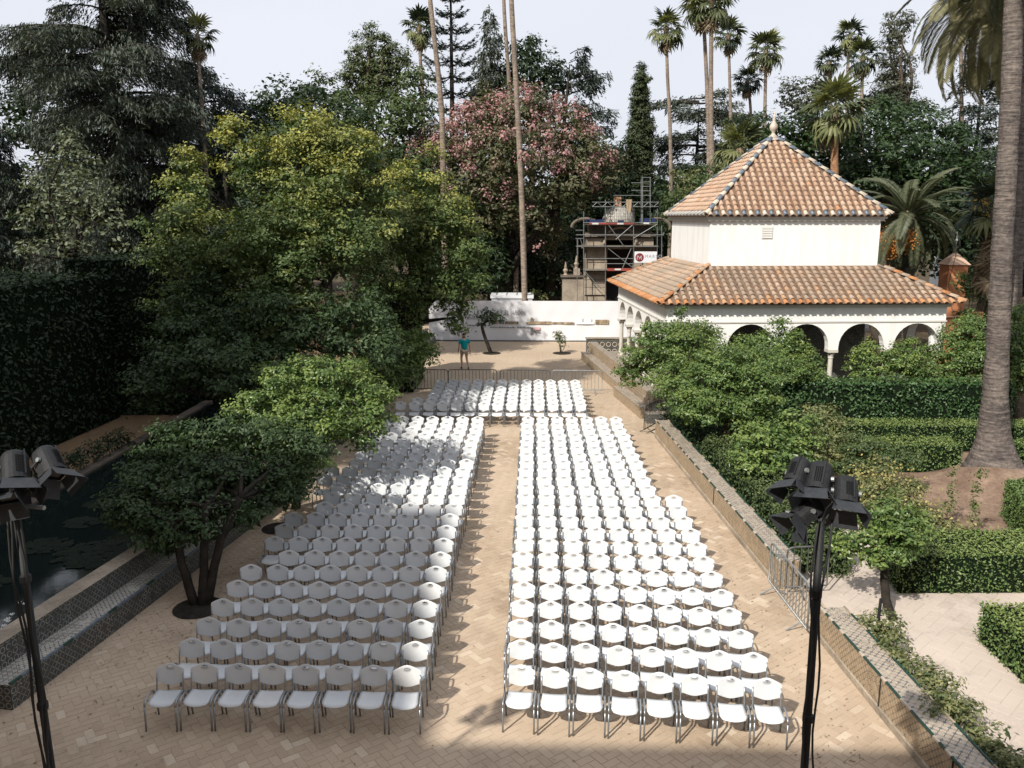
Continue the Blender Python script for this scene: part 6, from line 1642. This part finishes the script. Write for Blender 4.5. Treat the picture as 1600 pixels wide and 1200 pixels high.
# ------------------------------------------------------------------ trees, right half
tree('ragged_tree', (W(1390, 500, 74)[0], 74, 0), [T_(x, y, 74, a, b) for x, y, a, b in ((1414, 42, 11, 18), (1398, 52, 14, 18), (1388, 36, 6, 10), (1393, 75, 20, 16), (1415, 92, 18, 10), (1390, 100, 22, 14), (1412, 118, 14, 12), (1385, 125, 24, 14), (1400, 142, 34, 16), (1375, 160, 40, 22), (1420, 165, 22, 16))],
     M['leaf_grey'], 'tall ragged grey-brown tree against the sky at upper right', leaf=.30, clump=.55, asp=.3, r0=.35, dens=.5, inner=.2)
tree('grey_green_tree', (W(1255, 500, 76)[0], 76, 0), [T_(1275, 135, 76, 22, 18), T_(1232, 155, 76, 18, 24), T_(1255, 165, 76, 34, 26), T_(1282, 160, 76, 18, 26)], M['leaf_grey'], 'loose grey-green treetop left of the palm trio', leaf=.30, clump=.6, r0=.3, dens=.45)
tree('ficus_tree', (W(1380, 500, 51)[0], 51, 0), [T_(1370, 205, 51, 55, 38), T_(1440, 215, 51, 55, 40), T_(1485, 245, 51, 38, 40), T_(1320, 235, 51, 50, 45), T_(1400, 260, 49, 80, 50), T_(1460, 285, 49, 60, 36), T_(1330, 290, 49, 60, 40), T_(1405, 180, 53, 34, 20), T_(1500, 290, 50, 24, 30)],
     M['leaf_ficus'], 'large glossy dark green tree behind the pavilion on the right', leaf=.26, clump=.8, r0=.5, dens=.7)
tree('ficus_tree', (W(1245, 500, 52)[0], 52, 0), [T_(1245, 220, 52, 50, 32), T_(1215, 235, 52, 34, 40), T_(1280, 215, 52, 40, 34), T_(1270, 260, 51, 50, 40), T_(1190, 215, 56, 24, 30)], M['leaf_ficus'], 'glossy dark green tree just right of the ball finial', leaf=.26, clump=.8, r0=.4, dens=.7)
for i, (x, H_, Rr, sd, m) in enumerate(((1468, 19, 2.3, 31, 'needle_blue'), (1545, 21.5, 3.2, 32, 'needle_cedar'), (1518, 20, 2.8, 33, 'needle_blue'))):
    conifer('layered_conifer', (W(x, 500, 60)[0], 60 + i, 0), H_, 7, lambda q, Rr=Rr: Rr * (1 - q) ** .5, ['leftmost thin layered conifer at upper right', 'widest layered conifer beside the giant trunk', 'middle layered conifer behind the thin bare trunk'][i], m, .36, 1.1, 1.1, .3, 5, 1.3, .15, .2, .3, seed=sd, group='layered conifers at the right', asp=.26)
tree('background_tree', (W(1530, 500, 48)[0], 48, 0), [T_(1480, 350, 48, 60, 50), T_(1530, 380, 47, 60, 60), T_(1590, 300, 50, 40, 90), T_(1600, 420, 46, 40, 60), T_(1500, 330, 49, 40, 34)], M['leaf_dark'], 'dark tree mass behind the big palm trunk', group='dark trees behind the hoarding', leaf=.3, clump=.9, r0=.3, dens=.5, inner=.3)
# orange tower and far white building
tw = empty('orange_tower', (W(1488, 440, 45)[0], 45, 0), 0, 'small orange brick turret with a pyramid cap and weather vane', 'turret')
zz = [W(1488, y, 45)[2] for y in (470, 413, 397, 385)]
MB().box((0, 0, zz[1] / 2), (1.0, 1.0, zz[1])).build('wall', surf('orange_render', (.46, .20, .095), (.38, .15, .07), 1.5, .9, 0, .2), tw)
MB().box((0, 0, zz[1] / 2), (1.25, 1.25, .3), 0, .02).add([(-.6, -.6, zz[1]), (.6, -.6, zz[1]), (.6, .6, zz[1]), (-.6, .6, zz[1]), (0, 0, zz[1] + .7)], [(0, 1, 4), (1, 2, 4), (2, 3, 4), (3, 0, 4)]).build('roof', M['roof_tile_up'], tw)
MB().lathe([(.03, 0), (.03, .5), (.09, .55), (.03, .65), (.015, 1.0)], 6, (0, 0, zz[1] + .7)).build('weather_vane', M['grey_metal'], tw)
props(MB().box((0, 0, 1.25), (9, .4, 2.5)).build('orange_wall', bpy.data.materials['orange_render'], None, loc=(W(1530, 480, 46)[0] + 4.2, 46.5, 0)), 'orange garden wall behind the right end of the pavilion', 'wall')
wb = empty('white_building', (W(1522, 300, 95)[0], 95, 0), 0, 'distant white building with yellow trim glimpsed beside the giant palm trunk', 'building')
zt = W(1522, 278, 95)[2]
MB().box((0, 0, zt / 2), (6, 4, zt)).build('wall', M['plaster'], wb); MB().box((0, -2.05, zt - 2.6), (6.1, .1, 1.4)).build('yellow_band', M['flower_yellow'] if False else surf('yellow_render', (.6, .42, .14), None, 2), wb)
for i in range(9): MB().box((-2.6 + i * .65, -2.2, zt - 1.4), (.12, .12, .8)).build('baluster', M['plaster'], wb)
yb = shrub((W(1530, 500, 39)[0], 39, 0), [T_(1534, 322, 39, 14, 14), T_(1540, 335, 39, 10, 10), T_(1526, 305, 39, 10, 8), T_(1530, 360, 39, 10, 8)], M['flower_yellow'], 'cluster of yellow blossom beside the giant palm trunk', .16, .25, 'yellow_blossom', 'blossom', dens=.6)

# orange trees in front of the pavilion
def orange(base, blobs, label, **kw):
    k = dict(group='orange trees', leaf=.105, clump=.30, r0=.14, bark='bark', dens=.85, young_p=.08, under=.25, tuft=len(blobs)); k.update(kw)
    return tree('orange_tree', base, blobs, M['leaf_orange'], label, **k)
orange((W(1137, 712, 25.6)[0], 25.6, 0), [T_(1080, 625, 26.5, 58, 40), T_(1130, 590, 26.5, 62, 45), T_(1180, 615, 26, 48, 42), T_(1110, 640, 25.5, 60, 34), T_(1200, 580, 27, 36, 36), T_(1150, 645, 25.8, 55, 26), T_(1048, 596, 28, 36, 28)], 'largest orange tree, overhanging the far tiled wall', split=1.5)
orange((6.6, 30.4, 0), [T_(1070, 528, 30.6, 54, 30), T_(1012, 568, 30.3, 44, 32), T_(1100, 566, 30, 48, 36), T_(985, 585, 30.2, 30, 22), T_(1065, 494, 30.8, 12, 14), T_(1040, 545, 29.8, 60, 40)], 'orange tree covering the left corner of the pavilion', split=1.8)
orange((9.7, 31.0, 0), [T_(1215, 540, 31.2, 46, 26), T_(1175, 556, 31, 36, 30), T_(1245, 570, 31, 36, 32), T_(1215, 582, 30.5, 52, 32), T_(1222, 508, 31.2, 10, 12), T_(1276, 600, 30.8, 18, 18)], 'orange tree before the second and third front arches', split=1.7)
orange((W(1432, 640, 32)[0], 32, 0), [T_(1368, 556, 31.6, 34, 16), T_(1405, 568, 31.4, 42, 24), T_(1360, 578, 31.4, 40, 22), T_(1418, 548, 31.8, 24, 13), T_(1432, 580, 31.2, 32, 22)], 'orange tree before the fourth front arch with a pale trunk', bark='bark_pale', young_p=.2, split=1.6)
orange((W(1500, 640, 32.3)[0], 32.3, 0), [T_(1506, 530, 32.5, 36, 28), T_(1488, 565, 32, 40, 34), T_(1530, 560, 32, 40, 44), T_(1516, 508, 33, 26, 18), T_(1462, 594, 31.6, 34, 20)], 'dark orange tree at the right end of the arcade', young_p=-.05, split=1.7)
orange((W(1590, 640, 31.0)[0], 31.0, 0), [T_(1590, 540, 31, 32, 40), T_(1610, 580, 31, 40, 44), T_(1575, 600, 31, 24, 24), T_(1590, 500, 32, 28, 24)], 'orange tree right of the giant palm trunk', young_p=-.05, split=1.7)
orange((W(1542, 500, 41)[0], 41, 0), [T_(1540, 440, 41, 32, 22), T_(1520, 455, 41, 26, 18), T_(1555, 460, 41, 26, 20)], 'far dark orange tree before the orange wall', leaf=.17, clump=.4, dens=.7, young_p=-.1)
orange((7.02, 15.05, 0), [T_(1385, 810, 15.6, 48, 32), T_(1350, 850, 15.3, 36, 26), T_(1400, 850, 15.4, 42, 36), T_(1425, 830, 15.7, 28, 30), T_(1375, 870, 15.1, 34, 22), T_(1320, 860, 15.4, 22, 14)], 'nearest orange tree with a dark bent trunk beside the near tiled wall', leaf=.095, clump=.20, r0=.095, bark='bark_dark', young_p=.12, split=1.25, trunks=[(0, 0, (-.18, .2, 1.15))])
# shrubs behind the far tiled wall
shrub((7.6, 24.2, 0), [T_(1195, 690, 22.6, 52, 34), T_(1240, 680, 23, 46, 36), T_(1180, 730, 21.6, 40, 26), T_(1230, 725, 21.8, 46, 28)], M['leaf_orange'], 'glossy large-leaved shrub left of the right-hand floodlights', .13, .26, young_p=.15, dens=.8)
shrub((8.9, 24.5, 0), [T_(1285, 660, 24.6, 34, 24), T_(1300, 690, 24, 36, 30), T_(1265, 650, 25, 26, 16), T_(1315, 720, 23.2, 26, 26), T_(1285, 720, 23, 30, 24)], M['leaf_vine'], 'light yellow-green leafy shrub above the right-hand floodlights', .12, .26, dens=.55)
hedge([(5.72, 17.2), (6.9, 17.0), (6.6, 24.8), (5.3, 25.0)], 0, .95, 'loose low hedge running along the far tiled wall', 'leaf_mid', .075, 1.5, rough=.09, lumps=.08)
hedge([(5.1, 25.1), (9.5, 25.6), (9.3, 30.8), (4.95, 30.8)], 0, .55, 'dark ground shrubs under the largest orange tree', 'leaf_dark', .10, 1.0, name='undergrowth', cat='undergrowth', rough=.12, lumps=.1)
# ivy bank and box hedges
hedge([(7.0, 30.0), (17.5, 29.9), (17.5, 30.7), (7.0, 30.9)], 0, 1.75, 'ivy-covered bank running across in front of the arcade', 'leaf_ivy', .11, 1.7, 'ivy_bank', 'ivy', rough=.09, lumps=.07)
hedge([(10.2, 27.2), (17.5, 27.2), (17.5, 28.1), (10.2, 28.1)], 0, .85, 'farther of the two straight box hedges below the ivy bank', group='box hedges')
hedge([(9.6, 24.7), (13.1, 24.7), (13.1, 25.7), (9.6, 25.7)], 0, .85, 'nearer of the two straight box hedges below the ivy bank', group='box hedges')
hedge([(14.9, 24.4), (19.0, 24.4), (19.0, 25.4), (14.9, 25.4)], 0, .85, 'box hedge stub right of the giant palm trunk', group='box hedges')
hedge([(7.55, 16.2), (16, 16.5), (16, 17.9), (7.7, 17.6)], 0, .85, 'broad box hedge across the middle right, behind the paved path', leaf=.06, group='box hedges')
hedge([(8.22, 9.0), (13, 9.0), (13, 14.3), (8.22, 14.3)], 0, .72, 'box hedge block cut by the right frame edge with grassy top', leaf=.06, group='box hedges', top_tint=.6)
hedge([(11.5, 18.6), (15.5, 18.6), (15.5, 21.0), (12.3, 21.0)], 0, 1.0, 'dark box hedge at the right edge beside the soil mound', 'leaf_hedge', .065, 1.6, group='box hedges', top_tint=.05)
# grassy top of the block hedge, soil mound with ivy
md = empty('soil_mound', (13.35, 23.5, 0), 0, 'bare reddish soil mound round the foot of the giant palm', 'mound')
mb = MB(); vs = []; n1, n2 = 34, 12
for j in range(n2 + 1):
    for i in range(n1):
        a = 2 * math.pi * i / n1; r = 3.4 * (j / n2)
        z = .62 * math.exp(-(r / 1.35) ** 2) + .05 * math.sin(a * 3 + r * 2) * (r / 3.4) - .03 - .06 * (j / n2) ** 2 + .22 * math.exp(-((r - 1.6) / .8) ** 2) * max(0, math.sin(a * 1 + .9))
        vs.append((r * math.cos(a) + .2, r * math.sin(a) * .9, z))
mb.add(vs, [(j * n1 + i, (j + 1) * n1 + i, (j + 1) * n1 + (i + 1) % n1, j * n1 + (i + 1) % n1) for j in range(n2) for i in range(n1)])
mb.build('soil', M['red_soil'], md, True)
sheet('soil_bed', [(8.9, 18.4), (16.5, 18.4), (19, 27), (9.2, 27)], -0.03, M['red_soil'])
shrub((9.6, 20.2, 0), [T_(1400, 795, 19.6, 45, 24), T_(1440, 815, 19.0, 45, 24), T_(1360, 770, 20.2, 40, 26), T_(1480, 840, 18.6, 45, 18), T_(1410, 765, 20.6, 34, 18), T_(1370, 735, 21.6, 36, 20), T_(1530, 852, 18.3, 36, 12)], M['leaf_vine'], 'sprawling yellowish climber heaped beside the soil mound', .085, .2, 'climber', 'climber', dens=.75, stems=8, flowers=('leaf_lime', 1000, .075))
shrub((8.8, 21.8, 0), [T_(1350, 700, 22.8, 40, 20), T_(1330, 735, 22, 36, 22), T_(1400, 715, 22.6, 40, 14)], M['leaf_mid'], 'tangled green bush between the floodlights and the box hedges', .10, .22, dens=.6)
for i, (x, y0, y1, Y) in enumerate(((1515, 740, 880, 18.9), (1482, 740, 800, 20.0))):
    b = W(x, y1, Y); t_ = W(x, y0, Y)
    shrub((b[0], Y, 0), [(b[0] + .05 * math.sin(k), Y, b[2] + (t_[2] - b[2]) * k / 6, .12, .12, .2) for k in range(7)], M['leaf_vine'], ['tall thin climbing shoot before the soil mound', 'shorter yellow climbing shoot left of the tall one'][i], .08, .12, 'climbing_shoot', 'climber', dens=.5, stems=2)
# climber along the near wall
vbl = []
for i in range(15):
    y = 8.2 + i * .5; x = wall_r(y) + .62 + .12 * math.sin(i * 1.9)
    vbl.append((x, y, .35 + .12 * math.sin(i * 2.3), .34 + .1 * math.sin(i * 1.3), .4, .38 + .1 * math.cos(i * 1.7)))
shrub((wall_r(11) + .7, 11.0, 0), vbl[2:12], M['leaf_vine'], 'straggling yellow-green climber lining the near tiled wall', .075, .17, 'climber', 'climber', dens=.8, stems=14, young_p=-.05)
shrub((wall_r(8.8) + .9, 8.8, 0), [(wall_r(8.8) + .75, 8.8, .3, .6, .7, .5), (wall_r(9.5) + 1.1, 9.7, .3, .5, .5, .45), (wall_r(8.8) + 1.4, 8.6, .3, .6, .6, .5)], M['leaf_dark'], 'dark leafy bush in the bottom right corner behind the wall', .10, .2, dens=.8)
props(MB().tube([(0, 0, 0), (.06, .05, 1.1)], .028, 8).build('iron_stake', M['black_metal'], None, loc=(6.05, 13.6, 0)), 'short black stake between the near wall and the bent orange tree', 'stake')

for i, (x, y, Y, rx, rz) in enumerate(((20, 330, 84, 110, 75), (150, 320, 88, 110, 90), (290, 310, 84, 110, 85), (430, 290, 88, 100, 85), (560, 290, 82, 100, 80), (680, 300, 88, 100, 90), (800, 320, 84, 100, 80), (920, 300, 90, 100, 70), (1030, 310, 86, 90, 60), (1130, 290, 88, 90, 50), (1250, 290, 84, 100, 60), (1370, 290, 88, 110, 70), (1490, 300, 84, 100, 70), (1600, 290, 88, 100, 90))):
    tree('distant_tree', (W(x, 500, Y)[0], Y, 0), [T_(x, y, Y, rx * .62, rz * .7), T_(x - rx * .5, y + rz * .5, Y, rx * .6, rz * .8), T_(x + rx * .5, y + rz * .6, Y, rx * .6, rz * .8), T_(x, y + rz * 1.1, Y - 2, rx * .8, rz * .9)],
         M['leaf_dark'], 'far dark tree closing the background, %s from the left' % ORD[i], group='far dark trees behind the garden', leaf=.60, clump=1.5, r0=.4, dens=.42, inner=.5)

# ------------------------------------------------------------------ shade trees out of frame, behind and left of the viewpoint
sh_r = random.Random(40)
base_t = None
for i, (x, y, zt) in enumerate([(-19.5, 11.5, 18.5), (-18.5, 14.8, 19), (-24.0, 8, 21.5), (-25.5, 11, 21.5), (-27, 17, 20.5), (-23.5, 22, 18)]):
    c = zt - 4.5
    tree('plane_tree', (x, y, 0), [(x, y, c, 3.6, 3.6, 4.2), (x - 1, y + 1.6, c - 4, 3.6, 3.4, 3.6), (x - .6, y - 1.6, c - 4.5, 3.6, 3.4, 3.6), (x - 1, y, c - 8.5, 3.4, 3.6, 3.2)], M['leaf_mid'],
         'tall plane tree out of frame to the left, casting shade, %s of its kind' % ORD[i], group='tall shade trees out of frame', leaf=.55, clump=1.3, r0=.4, dens=.75, inner=.8)

# fallen leaves on the paving, thickest under the trees
n = 2600
fx = np.concatenate([rng.normal(-6.6, 1.2, 1100), rng.normal(4.9, .8, 600), rng.uniform(-8, 5, 900)]); fy = np.concatenate([rng.normal(17.5, 3.2, 1100), rng.uniform(10, 31, 600), rng.uniform(9, 48, 900)])
k = np.array([wall_l(b) + .05 < a < wall_r(b) - .2 for a, b in zip(fx, fy)]); fx, fy = fx[k], fy[k]; n = len(fx)
P = np.column_stack([fx, fy, np.full(n, .012)]); N = unit(np.array([0, 0, 1.0]) + rdir(n) * .25)
V, F = cards(P, N, rand_T(N), rng.uniform(.03, .07, n), rng.uniform(.015, .035, n))
props(obj('fallen_leaves', np_mesh('fallen_leaves', V, F, M['leaf_dry'])), 'dry leaves scattered over the brick plaza', 'fallen leaves', None, 'stuff')

print('TRIANGLES', TRIS[0], 'OBJECTS', len(bpy.data.objects))
